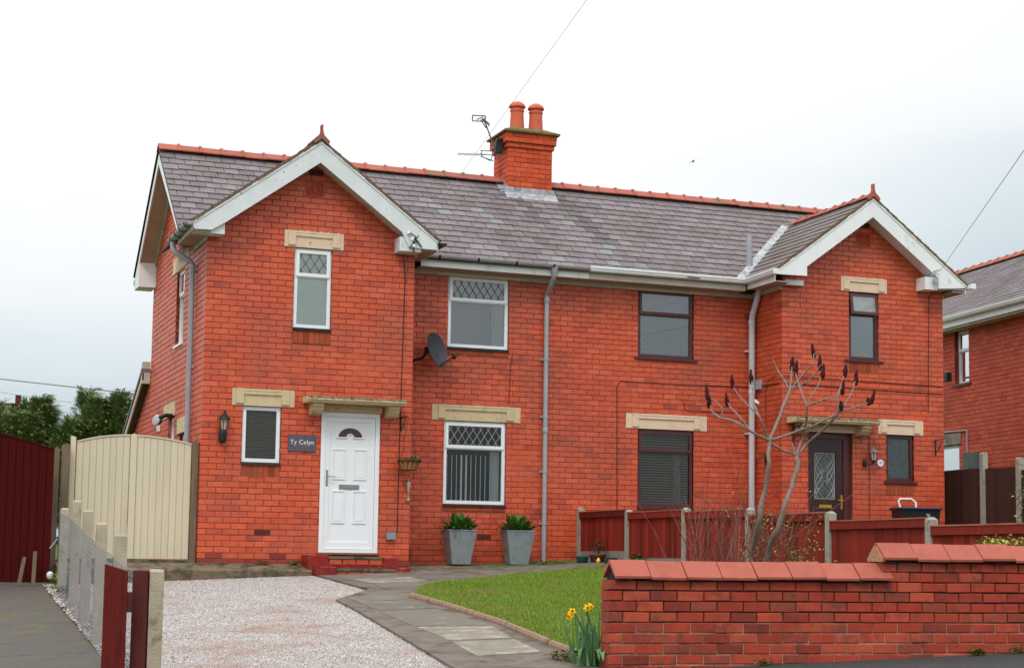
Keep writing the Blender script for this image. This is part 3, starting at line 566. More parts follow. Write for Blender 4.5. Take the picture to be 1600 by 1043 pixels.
# ---- windows
def window(fr, o, house, mat, tr=None, backd=.045, lead=None, sill=m_black, sillext=.0, gl=g_clear, back=None, openr=None, wd=.055, setb=.035, slats=None, leadm=m_leadc, bottomsill=True):
    """frame, panes, sill, leadwork and blinds of one window; part of a house"""
    u0, u1, z0, z1 = o; u0 += .004; u1 -= .004; z0 += .012; z1 -= .004
    F = MB()
    def bar(a, b, c, d, w0=setb, w1=setb+.06): F.obox(fr.P((a+b)/2, (w0+w1)/2, (c+d)/2), fr.D*((b-a)/2), Vector((0, 0, (d-c)/2)), fr.N*((w1-w0)/2))
    bar(u0, u0+wd, z0, z1); bar(u1-wd, u1, z0, z1); bar(u0+wd, u1-wd, z0, z0+wd); bar(u0+wd, u1-wd, z1-wd, z1)
    lights = [(u0+wd, u1-wd, z0+wd, z1-wd)]
    if tr: bar(u0+wd, u1-wd, tr-wd*.45, tr+wd*.45); lights = [(u0+wd, u1-wd, z0+wd, tr-wd*.45), (u0+wd, u1-wd, tr+wd*.45, z1-wd)]
    root = F.go('window', mat, house)
    WN = root
    for i, (a, b, c, d) in enumerate(lights):
        if i == 1 or (tr is None and openr):       # opening casement with a sash proud of the frame
            tilt = openr if openr and i == 1 else 0
            e = .03; a2, b2, c2, d2 = a-e, b+e, c-e, d+e; s = .05; mb = MB(); g2 = MB()
            def pt(u, w, z):      # hinge at the top edge
                q = z-d2; return fr.P(u, w-math.sin(tilt)*(-q), d2+q*math.cos(tilt))
            def b8(ua, ub, za, zb, wa, wb, t): t.add([pt(ua, wa, za), pt(ub, wa, za), pt(ub, wb, za), pt(ua, wb, za), pt(ua, wa, zb), pt(ub, wa, zb), pt(ub, wb, zb), pt(ua, wb, zb)], [(0,3,2,1),(4,5,6,7),(0,1,5,4),(1,2,6,5),(2,3,7,6),(3,0,4,7)])
            wa, wb = setb-.02, setb+.015
            if tilt: wb = setb-.004
            b8(a2, a2+s, c2, d2, wa, wb, mb); b8(b2-s, b2, c2, d2, wa, wb, mb); b8(a2+s, b2-s, c2, c2+s, wa, wb, mb); b8(a2+s, b2-s, d2-s, d2, wa, wb, mb)
            mb.go('sash', mat, root)
            b8(a2+s, b2-s, c2+s, d2-s, wb-.018, wb-.014, g2); g2.go('pane', gl, root)
            a, b, c, d = a2+s, b2-s, c2+s, d2-s; wg = wb-.018
        else:
            g2 = MB(); wg = setb+.03; g2.obox(fr.P((a+b)/2, wg, (c+d)/2), fr.D*((b-a)/2), Vector((0, 0, (d-c)/2)), fr.N*.002); g2.go('pane', gl, root)
            # glazing bead shadow line
        if lead and ((i == 1) or lead == 'all'):
            mb = MB(); step = (b-a)/max(2, round((b-a)/.135)); hh = d-c; n = round((b-a)/step)
            for q in range(-2, n+2):
                for sg in (1, -1):
                    x0 = a+q*step; x1 = x0+step*(hh/(step*1.55)); Pz0, Pz1 = c, d
                    if sg < 0: x0, x1 = x1, x0
                    # clip the diagonal to the light
                    t0, t1_ = 0., 1.
                    dx = x1-x0
                    for lim, s2_ in ((a, 1), (b, -1)):
                        A_ = (x0-lim)*s2_; B_ = (x1-lim)*s2_
                        if A_ < 0 and B_ < 0: t0 = 2; break
                        if A_ < 0: t0 = max(t0, -A_/(B_-A_))
                        if B_ < 0: t1_ = min(t1_, A_/(A_-B_))
                    if t0 < t1_-.02:
                        mb.tube([fr.P(x0+dx*t0, wg-.006, Pz0+hh*t0), fr.P(x0+dx*t1_, wg-.006, Pz0+hh*t1_)], .0042, 4, False)
            mb.go('leaded_lights', leadm, root)
    if slats:      # venetian slats
        mt, pitch, tlt = slats; mb = MB(); z = z0+wd+.01
        while z < z1-wd:
            if not (tr and abs(z-tr) < .03): mb.obox(fr.P((u0+u1)/2, setb+.062, z), fr.D*((u1-u0)/2-wd), fr.N*pitch*.42*math.cos(tlt)+Vector((0, 0, pitch*.42*math.sin(tlt))), Vector((0, 0, .0008)))
            z += pitch
        for t_ in (.25, .75): mb.obox(fr.P(u0+(u1-u0)*t_, setb+.046, (z0+z1)/2), fr.D*.0016, Vector((0, 0, (z1-z0)/2-wd)), fr.N*.001)
        mb.go('blind', mt, root)
    if back:
        MB().obox(fr.P((u0+u1)/2, setb+(.085 if slats else backd), (z0+z1)/2), fr.D*((u1-u0)/2-.02), Vector((0, 0, (z1-z0)/2-.02)), fr.N*.002).go('blind', back, root)
    if bottomsill: MB().obox(fr.P((u0+u1)/2, .03, z0-.022), fr.D*((u1-u0)/2+.01+sillext), Vector((0, 0, .02)), fr.N*.055).go('sill', sill, root)
    return root
def curtain(fr, ua, ub, z0, z1, root, mat=m_curt, w=.16, folds=5):
    P = []; n = folds*8
    for i in range(n+1):
        t = i/n; P.append((ua+(ub-ua)*t, w+.022*math.sin(t*folds*2*math.pi)))
    mb = MB(); V = [fr.P(u, ww, z0) for u, ww in P]+[fr.P(u, ww, z1) for u, ww in P]; mb.add(V, [(i, i+1, i+1+n+1, i+n+1) for i in range(n)]); mb.go('curtain', mat, root, smooth=60)
m_sillp = M('slate_sill', [srgb(58, 40, 44), srgb(74, 54, 56)], sc=8, rough=.7)
window(fB1, w1, HL, m_upvc, tr=4.36, lead=True, back=m_frost, backd=.036, sill=m_black, leadm=m_leadc)
r = window(fB1, w2, HL, m_upvc, slats=(m_blindb, .036, -.8), gl=g_dark, sill=m_sillp)
r = window(fRec, w3, HL, m_upvc, tr=4.315, lead=True, gl=g_refl, sill=m_black, back=m_greyb, backd=.16); curtain(fRec, w3[1]-.27, w3[1]-.05, w3[2]+.05, 4.3, r, w=.085, folds=3)
r = window(fRec, w4, HL, m_upvc, tr=1.915, lead=True, gl=g_dark, sill=m_sillp, leadm=m_leadw)
for i in range(11):
    u = w4[0]+.10+i*.082
    MB().obox(fRec.P(u, .13, 1.42), fRec.D*(.0045 if i not in (3, 4) else .014)+fRec.N*.003, Vector((0, 0, .39)), fRec.N.cross(Vector((0, 0, 1)))*.001).go('vertical_blind', m_curt, r)
curtain(fRec, w4[1]-.22, w4[1]-.06, 1.05, 1.88, r, w=.17)
r = window(fRecR, w5, HR, m_brown, tr=4.31, sill=m_brown, sillext=.06, gl=g_refl, slats=(m_blindw, .042, -.95), back=m_room)
r = window(fRecR, w6, HR, m_brown, tr=1.975, gl=g_dark, sill=m_brown, sillext=.0, slats=(m_blindb, .044, -.7)); curtain(fRecR, w6[1]-.28, w6[1]-.16, 1.1, 2.0, r, m_blindw, w=.2, folds=2)
r = window(fB2, w7, HR, m_brown, tr=4.40, sill=m_brown, sillext=.08, openr=.16, back=m_greyb, backd=.036)
mb = MB()
for i in range(9): mb.lathe(fB2.P((w7[0]+w7[1])/2-.09+i*.024, .085, 3.665+.022*math.sin(i*.4)), [(.006, 0), (.02, .012), (.024, .03), (.008, .05)], 7)
mb.go('yellow_ornament', m_yellow, r, smooth=True)
r = window(fB2, w8, HR, m_brown, gl=g_dark, sill=m_brown, sillext=.05, backd=.036, back=M('patterned_net', [srgb(60, 64, 62), srgb(132, 136, 132), srgb(84, 88, 86)], sc=22, rough=.8))
window(fS, s1, HL, m_upvc, tr=4.3, gl=g_refl, sill=m_white, sillext=.03, setb=.06); window(fS, s2, HL, m_upvc, gl=g_refl, setb=.06, bottomsill=False); window(fS, s3, HL, m_upvc, gl=g_refl, setb=.06, bottomsill=False)
# ---- front doors
def door1():
    fr = fB1; u0, u1, z0, z1 = dr1; root = MB()
    def B(t, a, b, c, d, w0, w1): t.obox(fr.P((a+b)/2, (w0+w1)/2, (c+d)/2), fr.D*((b-a)/2), Vector((0, 0, (d-c)/2)), fr.N*((w1-w0)/2))
    f = .065; B(root, u0, u0+f, z0, z1, .0, .08); B(root, u1-f, u1, z0, z1, .0, .08); B(root, u0+f, u1-f, z1-f, z1, .0, .08); B(root, u0+f, u1-f, z0, z0+.05, -.01, .08)
    dr = root.go('front_door', m_upvc, HL); a, b, c, d = u0+f+.004, u1-f-.004, z0+.054, z1-f-.004
    leaf = MB(); B(leaf, a, b, c, d, .03, .07)
    st = .075; B(leaf, a, a+st, c, d, .016, .031); B(leaf, b-st, b, c, d, .016, .031); B(leaf, a+st, b-st, d-st, d, .016, .031); B(leaf, a+st, b-st, c, c+st+.03, .016, .031)
    lf = leaf.go('door_leaf', m_upvc, dr)
    uc = (a+b)/2; 
    for (pa, pb, pc, pd) in ((a+.12, uc-.065, .64, 1.13), (uc+.065, b-.12, .64, 1.13), (a+.12, uc-.065, 1.30, 1.76), (uc+.065, b-.12, 1.30, 1.76)):
        mb = MB(); e = .014; e2 = .004
        for q in ((pa, pa+e, pc, pd), (pb-e, pb, pc, pd), (pa+e, pb-e, pc, pc+e), (pa+e, pb-e, pd-e, pd)): B(mb, *q, .016, .031)
        mb.obox(fr.P((pa+pb)/2, .026, (pc+pd)/2), fr.D*((pb-pa)/2-.035), Vector((0, 0, (pd-pc)/2-.035)), fr.N*.005)
        mb.go('door_panel', m_upvc, dr)
    # sunburst fanlight: half-round pane in a raised surround
    R = .20; zc = 1.93; n = 16; mb = MB()
    arc = [(uc+R*math.cos(math.pi*i/n), zc+R*.8*math.sin(math.pi*i/n)) for i in range(n+1)]; inner = .055
    ia = [(uc+inner*math.cos(math.pi*i/n), zc+inner*math.sin(math.pi*i/n)) for i in range(n, -1, -1)]
    for i in range(n):
        mb.add([fr.P(*q) for q in ((arc[i][0], .027, arc[i][1]), (arc[i+1][0], .027, arc[i+1][1]), (ia[n-i-1][0], .027, ia[n-i-1][1]), (ia[n-i][0], .027, ia[n-i][1]))], [(0, 1, 2, 3)])
    mb.go('fanlight', M('dark_brown_fanlight', [srgb(50, 28, 20), srgb(74, 42, 30)], sc=20, rough=.15, bump=0, spec=.6), dr)
    mb = MB(); mb.tube([fr.P(u, .022, z) for u, z in arc], .013, 6); mb.tube([fr.P(u, .022, z) for u, z in ia], .012, 6); mb.tube([fr.P(uc-R-.02, .022, zc), fr.P(uc-inner, .022, zc)], .013, 6); mb.tube([fr.P(uc+R+.02, .022, zc), fr.P(uc+inner, .022, zc)], .013, 6)
    mb.go('fanlight_surround', m_upvc, dr, smooth=True)
    mb = MB(); B(mb, uc-.155, uc+.155, 1.155, 1.225, .018, .028); B(mb, uc-.135, uc+.135, 1.168, 1.212, .010, .019); mb.go('letter_plate', m_chrome, dr)
    mb = MB(); B(mb, a+.022, a+.052, 1.20, 1.44, .006, .017); mb.tube([fr.P(a+.037, .0, 1.34), fr.P(a+.037, -.035, 1.34), fr.P(a+.06, -.04, 1.34), fr.P(a+.16, -.04, 1.335)], .008, 8); mb.go('handle', m_chrome, dr, smooth=True)
    MB().box(u0-.02, u1+.02, -.06, .02, z0-.03, z0+.0).go('door_sill', M('worn_timber_sill', [srgb(150, 96, 70), srgb(120, 80, 60)], sc=12, rough=.9), dr)
door1()
def door2():
    fr = fB2; u0, u1, z0, z1 = dr2; root = MB(); sb = .07
    def B(t, a, b, c, d, w0, w1): t.obox(fr.P((a+b)/2, (w0+w1)/2, (c+d)/2), fr.D*((b-a)/2), Vector((0, 0, (d-c)/2)), fr.N*((w1-w0)/2))
    f = .06; B(root, u0, u0+f, z0, z1, sb, sb+.08); B(root, u1-f-.08, u1, z0, z1, sb, sb+.08); B(root, u0+f, u1-f-.08, z1-f-.03, z1, sb, sb+.08)
    dr = root.go('front_door', m_brown, HR); a, b, c, d = u0+f+.004, u1-f-.084, z0+.02, z1-f-.034; gz0, gz1 = z0+1.0-.02, z1-.32; ga, gb = a+.1, b-.13
    leaf = MB(); B(leaf, a, ga, c, d, sb+.02, sb+.06); B(leaf, gb, b, c, d, sb+.02, sb+.06); B(leaf, ga, gb, c, gz0, sb+.02, sb+.06); B(leaf, ga, gb, gz1, d, sb+.02, sb+.06)
    lf = leaf.go('door_leaf', m_door2, dr)
    MB().obox(fr.P((ga+gb)/2, sb+.045, (gz0+gz1)/2), fr.D*((gb-ga)/2), Vector((0, 0, (gz1-gz0)/2)), fr.N*.004).go('stained_glass_pane', M('textured_dark_glass', [srgb(26, 36, 34), srgb(52, 66, 60), srgb(86, 92, 92), srgb(36, 62, 46), srgb(70, 56, 76)], sc=16, rough=.15, bump=.4, bs=60, spec=.7), dr)
    mb = MB(); uc = (ga+gb)/2; hz = (gz1-gz0)/2; zc = (gz0+gz1)/2; hw = (gb-ga)/2-.02
    for s_ in (-1, 1):
        for k in range(3):
            mb.tube([fr.P(uc+s_*hw*(.15+.75*abs(math.sin(t*math.pi*1.5+k*.8))), sb+.035, zc+hz*.92*(2*t-1)) for t in [i/24 for i in range(25)]], .0045, 4)
        mb.tube([fr.P(uc+s_*hw, sb+.035, zc-hz*.95), fr.P(uc+s_*hw, sb+.035, zc+hz*.95)], .0045, 4); mb.tube([fr.P(uc-hw, sb+.035, zc+s_*hz*.95), fr.P(uc+hw, sb+.035, zc+s_*hz*.95)], .0045, 4)
    mb.tube([fr.P(uc+.06*math.cos(t), sb+.035, zc+.09*math.sin(t)) for t in [i*math.pi/8 for i in range(17)]], .0045, 4)
    mb.go('leaded_pattern', m_leadw, dr)
    mb = MB(); B(mb, uc-.12, uc+.12, gz0-.14, gz0-.08, sb+.008, sb+.02); B(mb, uc-.1, uc+.1, gz0-.13, gz0-.09, sb+.002, sb+.009); mb.go('letter_plate', m_brass, dr)
    mb = MB(); B(mb, b-.045, b-.012, gz0-.15, gz0+.09, sb+.008, sb+.02); mb.tube([fr.P(b-.028, sb, gz0-.0), fr.P(b-.028, sb-.04, gz0), fr.P(b-.13, sb-.045, gz0)], .008, 8); mb.go('handle', m_brass, dr, smooth=True)
    MB().obox(fr.P((u0+u1)/2, .05, z0-.01), fr.D*((u1-u0)/2), Vector((0, 0, .015)), fr.N*.09).go('door_sill', m_door2, dr)
door2()
# ---- door canopies
def canopy(fr, u0, u1, z, pr, house, rag):
    mb = MB(); prof = [(0, z-.075), (-pr+.03, z-.075), (-pr+.02, z-.045), (-pr, z-.04), (-pr, z-.005), (-pr+.04, z+.012), (0, z+.03)]
    mb.prism([fr.P(u0, w, zz) for w, zz in prof], fr.D*(u1-u0)); c = mb.go('canopy', m_stone, house)
    mb = MB(); n = 60      # weathered mossy top layer
    for i in range(n):
        a = u0+(u1-u0)*i/n; b = a+(u1-u0)/n*1.02; t = ru(.004, .026); mb.prism([fr.P(a, w, zz) for w, zz in ((.0, z+.028), (-pr+.04, z+.01), (-pr-ru(.002, .012), z-.012+ru(-.01, .008)), (-pr-.002, z+.004+t*.4), (0, z+.03+t))], fr.D*(b-a))
    mb.go('moss_crust', m_mossy, c)
    return c
c1 = canopy(fB1, 1.50, 3.02, 2.50, .36, HL, 1); c2 = canopy(fB2, 9.78-X2, 11.40-X2, 2.545, .34, HR, 1)
def bracket(fr, u, z, pr, par, mat, wd=.17):
    prof = [(0, z), (-pr, z), (-pr, z-.05), (-pr+.03, z-.075), (-pr+.04, z-.10), (-pr+.10, z-.16), (0, z-.18)]
    mb = MB(); mb.prism([fr.P(u, w, zz) for w, zz in prof], fr.D*wd); mb.go('bracket', mat, par)
for fr, us_, z, c in ((fB1, (1.60, 2.78), 2.425, c1), (fB2, (9.93-X2, 11.10-X2), 2.468, c2)):
    for u in us_: bracket(fr, u, z, .27, c, m_stone)
MB().obox(fB1.P(2.255, .01, 2.367), fB1.D*.48, Vector((0, 0, .05)), fB1.N*.04).go('door_lintel', m_stone, HL)
MB().obox(fB2.P(10.62-X2, .01, 2.40), fB2.D*.48, Vector((0, 0, .06)), fB2.N*.04).go('door_lintel', m_stone2, HR)
# ---- entrance steps
mb = MB(); mb.box(1.78, 2.76, -.38, -.002, -.3, .105)
st = mb.go('entrance_steps', m_redpaint, None, label='red painted brick steps with concrete treads below the white front door', cat='steps')
MB().box(1.86, 2.68, -.40, -.002, .108, .145).go('tread', m_tread, st); MB().box(1.70, 2.95, -.80, -.385, -.42, -.075).go('lower_step', m_redpaint, st); MB().box(1.80, 2.86, -.82, -.39, -.072, -.032).go('tread', m_tread, st)
for x0, x1, y0, y1, z0, z1 in ((1.55, 1.86, -.42, -.004, -.15, .16), (2.70, 2.93, -.42, -.004, -.15, .13), (1.62, 1.86, -.86, -.425, -.3, -.005), (2.78, 2.99, -.84, -.425, -.3, -.01)):
    MB().bbox(x0, x1, y0, y1, z0, z1, .015).go('cheek', m_redpaint, st)
m_stepb = M('exposed_step_brick', [srgb(176, 74, 48), srgb(192, 92, 66)], sc=9, rmix=.5, rough=.9, bump=.5, patch=srgb(140, 40, 34), psc=8)
for i in range(4): MB().bbox(1.88+i*.205, 1.88+i*.205+.185, -.388, -.3, .02, .10, .006).go('brick', m_stepb, st)
for i in range(5): MB().bbox(1.83+i*.215, 1.83+i*.215+.195, -.808, -.7, -.16, -.08, .006).go('brick', m_stepb, st)
# ---------------------------------------------------------------- roofs
zmain = lambda y: ZM-KM*abs(y-YM)
zbay = lambda x, ap: ZB_-KB*abs(x-ap)
def bayz(x): return max(zbay(x, APX1) if abs(x-APX1) < 1.93 else -9, zbay(x, APX2) if abs(x-APX2) < 1.93 else -9)
_slm = {}
m_slated = M('soot_stained_slate', [srgb(84, 78, 79), srgb(102, 95, 96), srgb(92, 86, 87)], sc=6, rmix=.6, rough=.65, bump=.3, bs=45, spec=.25)
stain = lambda c: (abs(c.x-(6.70+(2.75-c.y)*.28)) < .15 and 1.3 < c.y < 2.95) or (abs(c.x-(5.88+(2.75-c.y)*.2)) < .12 and 1.9 < c.y < 2.8)
def slates(O, U, V, Lu, Lv, keep, part, mat, sw=.25, gauge=.2, limit=300, tint=None, off=0, name='slate'):
    O, U, V = Vector(O), Vector(U).normalized(), Vector(V).normalized(); Nn = U.cross(V)
    if Nn.z < 0: O = O+U*Lu; U = -U; Nn = -Nn
    items = []; nj = int(math.ceil(Lv/gauge))
    for j in range(nj):
        a = -(sw/2 if (j+off) % 2 else 0)
        while a < Lu:
            ua, ub = max(a, 0), min(a+sw, Lu); a += sw
            if ub-ua < .05: continue
            v0 = j*gauge; v1 = min(v0+gauge*1.5, Lv+.0)
            if v1-v0 < .05: continue
            c = O+U*((ua+ub)/2)+V*(v0+gauge*.5)
            if not keep(c): continue
            items.append((vis(c, Nn), ua, ub, v0, v1, c))
    items.sort(key=lambda t: -t[0]); J = MB(); J2 = MB(); J3 = MB()
    R = Matrix((U, V, Nn)).transposed()
    for i, (s, ua, ub, v0, v1, c) in enumerate(items):
        du, dv = (ub-ua)/2-.0048, (v1-v0)/2; lift = .020+ru(0, .005); ang = min(lift/(2*dv), .075)
        rr = Matrix.Rotation(-ang, 3, 'X') @ Matrix.Rotation(ru(-.012, .012)+(ru(-.05, .05) if rnd() > .97 else 0), 3, 'Z')
        pos = O+U*((ua+ub)/2)+V*((v0+v1)/2+ru(-.006, .006)-(.02 if rnd() > .985 else 0))+Nn*(lift*.5+.004)
        mt = mat
        if tint and tint(c): mt = m_slate2
        elif tint and stain(c): mt = m_slated
        if i < limit and s > 0:
            key = (round(du, 3), round(dv, 3), mt.name)
            if key not in _slm:
                t = MB(); t.box(-du, du, -dv, dv, -.005, .004); me = bpy.data.meshes.new('slate'); me.from_pydata(t.v, [], t.f); me.materials.append(mt); _slm[key] = me
            o = bpy.data.objects.new(name, _slm[key]); COL.objects.link(o); o.location = pos; o.rotation_euler = (R @ rr).to_euler(); attach(o, part)
        else:
            t = MB(); t.box(-du, du, -dv, dv, -.005, .004); RR = R @ rr; (J2 if mt is m_slate2 else J3 if mt is m_slated else J).add([pos+RR @ Vector(v) for v in t.v], t.f)
    if J.v: J.go('slates', mat, part, kind='stuff')
    if J3.v: J3.go('slates', m_slated, part, kind='stuff')
    if J2.v: J2.go('slates', m_slate2, part, kind='stuff')
# decks
def decks(house, xa, xb, ap):
    mb = MB(); ye = .62
    mb.prism([(xa, ye, zmain(ye)), (xa, YM, ZM), (xa, DR+.25, zmain(DR+.25)), (xa, DR+.25, zmain(DR+.25)-.05), (xa, YM, ZM-.06), (xa, ye, zmain(ye)-.04)], (xb-xa, 0, 0))
    for s_ in (-1, 1):
        xe = ap+s_*1.906; mb.prism([(ap, -.31, ZB_), (xe, -.31, ZB_-KB*1.906), (xe, -.31, ZB_-KB*1.906-.04), (ap, -.31, ZB_-.05)], (0, 2.85, 0))
    return mb.go('roof', m_deck, house)
roofL = decks(HL, -.30, XP, APX1); roofR = decks(HR, XP+.001, X3+.28, APX2)
ye = .60; Vm = (0, 1, KM); Lm = (YM-ye)*math.sqrt(1+KM*KM)
pale = [(4.95, 2.15), (5.0, 2.0), (5.25, 1.85), (6.55, 1.95), (4.62, .95), (5.9, .8), (6.0, .7), (6.75, .72), (7.0, .8), (7.3, .75), (7.55, .7), (6.9, 1.15), (7.9, .75), (4.2, 2.1), (4.4, 2.0), (7.1, 1.3)]
tint = lambda c: any(abs(c.x-a) < .12 and abs(c.y-b) < .075 for a, b in pale)
keepm = lambda c: bayz(c.x) < c.z-.0 and not (5.74 < c.x < 6.56 and c.y > 2.78)
slates((-.31, ye, zmain(ye)), (1, 0, 0), Vm, X3+.60, Lm, lambda c: c.x < XP and keepm(c), roofL, m_slate, tint=tint, limit=260)
slates((-.31, ye, zmain(ye)), (1, 0, 0), Vm, X3+.60, Lm, lambda c: c.x >= XP and keepm(c) and c.z > bayz(c.x)+.02, roofR, m_slate, tint=tint, limit=200)
kb = lambda c: zmain(c.y) < c.z+.10
Lb = 1.92*math.sqrt(1+KB*KB)
slates((APX2-1.92, -.33, ZB_-KB*1.92), (0, 1, 0), (1, 0, KB), 2.9, Lb, kb, roofR, m_slatem, limit=100)
slates((APX2+1.92, -.33, ZB_-KB*1.92), (0, 1, 0), (-1, 0, KB), 2.9, Lb, kb, roofR, m_slatem, limit=0)
slates((APX1-1.92, -.33, ZB_-KB*1.92), (0, 1, 0), (1, 0, KB), 2.9, Lb, kb, roofL, m_slatem, limit=40)
slates((APX1+1.92, -.33, ZB_-KB*1.92), (0, 1, 0), (-1, 0, KB), 2.9, Lb, kb, roofL, m_slatem, limit=0)
Lr = (DR+.27-YM)*math.sqrt(1+KM*KM)-.03
slates((-.31, DR+.27, zmain(DR+.27)), (1, 0, 0), (0, -1, KM), XP+.31, Lr, lambda c: True, roofL, m_slate, limit=0, sw=.5, gauge=.4)
slates((XP, DR+.27, zmain(DR+.27)), (1, 0, 0), (0, -1, KM), X3+.29-XP, Lr, lambda c: True, roofR, m_slate, limit=0, sw=.5, gauge=.4)
# ridge tiles
def ridgemesh(L, hw=.15, hh=.115, th=.018, roll=True, mat=m_ridge):
    t = MB(); prof = [(-hw, 0), (0, hh), (hw, 0), (hw-.006, -.018), (0, hh-th*1.3), (-hw+.006, -.018)]
    t.prism([(0, a, b) for a, b in prof], (L-.006, 0, 0))
    if roll:
        e = .014; pr2 = [(-hw-e, -.004), (-.02, hh+e*1.2), (.02, hh+e*1.2), (hw+e, -.004), (hw, -.02), (0, hh-.02), (-hw, -.02)]
        t.prism([(L-.04, a, b) for a, b in pr2], (.045, 0, 0))
    me = bpy.data.meshes.new('ridge_tile'); me.from_pydata(t.v, [], t.f); me.materials.append(mat); return me
rm = ridgemesh(.35); rmb = ridgemesh(.30, hw=.12, hh=.085)
def ridgeline(x0, x1, y, z, part, along='x', me=rm, L=.35):
    n = max(1, round((x1-x0)/L)); st_ = (x1-x0)/n
    for i in range(n):
        o = bpy.data.objects.new('ridge_tile', me); COL.objects.link(o)
        o.location = (x0+i*st_, y, z+ru(-.004, .004)) if along == 'x' else (y, x1-i*st_, z+ru(-.003, .003))
        o.rotation_euler = (ru(-.02, .02), ru(-.008, .008), 0 if along == 'x' else -math.pi/2); o.scale = (st_/L, 1, 1); attach(o, part)
ridgeline(-.32, 5.735, YM, ZM+.0, roofL); ridgeline(6.57, X3+.3, YM, ZM+.0, roofR)
ridgeline(-.33, 2.45, APX2, ZB_-.01, roofR, 'y', rmb, .30); ridgeline(-.33, 2.45, APX1, ZB_-.01, roofL, 'y', rmb, .30)
for ap, rf in ((APX1, roofL), (APX2, roofR)):
    mb = MB(); mb.prism([(ap-.035, -.34, ZB_+.06), (ap+.045, -.34, ZB_+.06), (ap+.022, -.34, ZB_+.14), (ap+.02, -.34, ZB_+.235), (ap-.014, -.34, ZB_+.225), (ap-.014, -.34, ZB_+.13)], (0, .07, 0)); mb.prism([(ap-.13, -.352, ZB_-.04), (ap, -.352, ZB_+.085), (ap+.13, -.352, ZB_-.04), (ap+.10, -.352, ZB_-.07), (ap, -.352, ZB_+.01), (ap-.10, -.352, ZB_-.07)], (0, .05, 0))
    mb.go('ridge_finial', m_ridge, rf)
# verge of the gables: mortar bedding under the slate edges
m_verge = M('verge_mortar', [srgb(84, 66, 52), srgb(120, 98, 78), srgb(70, 58, 50)], sc=12, rough=1, bump=.9, bs=40, patch=srgb(150, 110, 84), psc=8, pt=(.6, .7))
for ap, rf in ((APX1, roofL), (APX2, roofR)):
    for s_ in (-1, 1):
        n = 22; mb = MB()
        for i in range(n):
            xa, xb = ap+s_*1.90*i/n, ap+s_*1.90*(i+1)/n; za, zb = zbay(xa, ap), zbay(xb, ap); t = ru(.0, .008)
            mb.prism([(xa, -.325-t, za-.028), (xb, -.325-t, zb-.028), (xb, -.325-t, zb+.018+t), (xa, -.325-t, za+.018+t)], (0, .05, 0))
        mb.go('verge', m_verge, rf)
n = 16; mb = MB()
for i in range(n):
    ya, yb = YM+(DR+.25-YM)*i/n, YM+(DR+.25-YM)*(i+1)/n
    mb.prism([(-.325, ya, zmain(ya)-.02), (-.325, yb, zmain(yb)-.02), (-.325, yb, zmain(yb)+.024), (-.325, ya, zmain(ya)+.024)], (.05, 0, 0))
mb.go('verge', m_deck, roofL)
# bargeboards and boxed eaves
def barge(ap, house, mat, left, right, yb=-.30):
    o = .02
    MB().xz([(ap, ZB_-.02), (ap, ZB_-.35)]+[(ap-a, z) for a, z in left], yb-.014, yb+.014).go('bargeboard', mat, house)
    MB().xz([(ap, ZB_-.02), (ap, ZB_-.35)]+[(ap+a, z) for a, z in right], yb-.014, yb+.014).go('bargeboard', mat, house)
    for s_ in (-1, 1):    # narrow moulding along the top and sloping soffit behind
        MB().xz([(ap, ZB_-.022), (ap+s_*1.88, ZB_-.022-KB*1.88), (ap+s_*1.88, ZB_-.057-KB*1.88), (ap, ZB_-.057)], yb-.026, yb-.015).go('verge_moulding', mat, house)
        MB().xz([(ap, ZB_-.30), (ap+s_*1.45, ZB_-.30-KB*1.45), (ap+s_*1.45, ZB_-.32-KB*1.45), (ap, ZB_-.32)], yb+.015, -.002).go('soffit', m_white if house is HR else m_cream_trim, house)
zi = lambda a: ZB_-.35-KB*a; zo = lambda a: ZB_-.02-KB*a
barge(APX1, HL, m_oldwhite, [(1.408, zi(1.408)), (1.61, 4.888), (1.865, 4.882), (1.895, zo(1.895))], [(1.30, zi(1.30)), (1.42, 4.862), (1.86, 4.862), (1.86, zo(1.86))])
barge(APX2, HR, m_white, [(1.30, zi(1.30)), (1.30, 4.935), (1.86, 4.925), (1.895, zo(1.895))], [(1.31, zi(1.31)), (1.31, 4.90), (1.87, 4.95), (1.895, zo(1.895))])
MB().box(.0, .2, -.27, -.003, 4.845, 5.03).box(-.25, .0, -.27, -.003, 4.86, 4.88).go('eaves_box', m_oldwhite, HL)
MB().box(2.88, 3.22, -.285, -.003, 4.81, 5.03).go('eaves_box', m_oldwhite, HL)
MB().box(X2+.0, X2+.35, -.12, -.003, 4.80, 4.885).go('eaves_box', m_white, HR)
MB().box(12.36, 12.61, -.28, -.003, 4.88, 5.1).go('eaves_box', m_white, HR); MB().box(12.61, 13.16, -.28, -.003, 4.91, 4.935).go('eaves_box', m_white, HR)
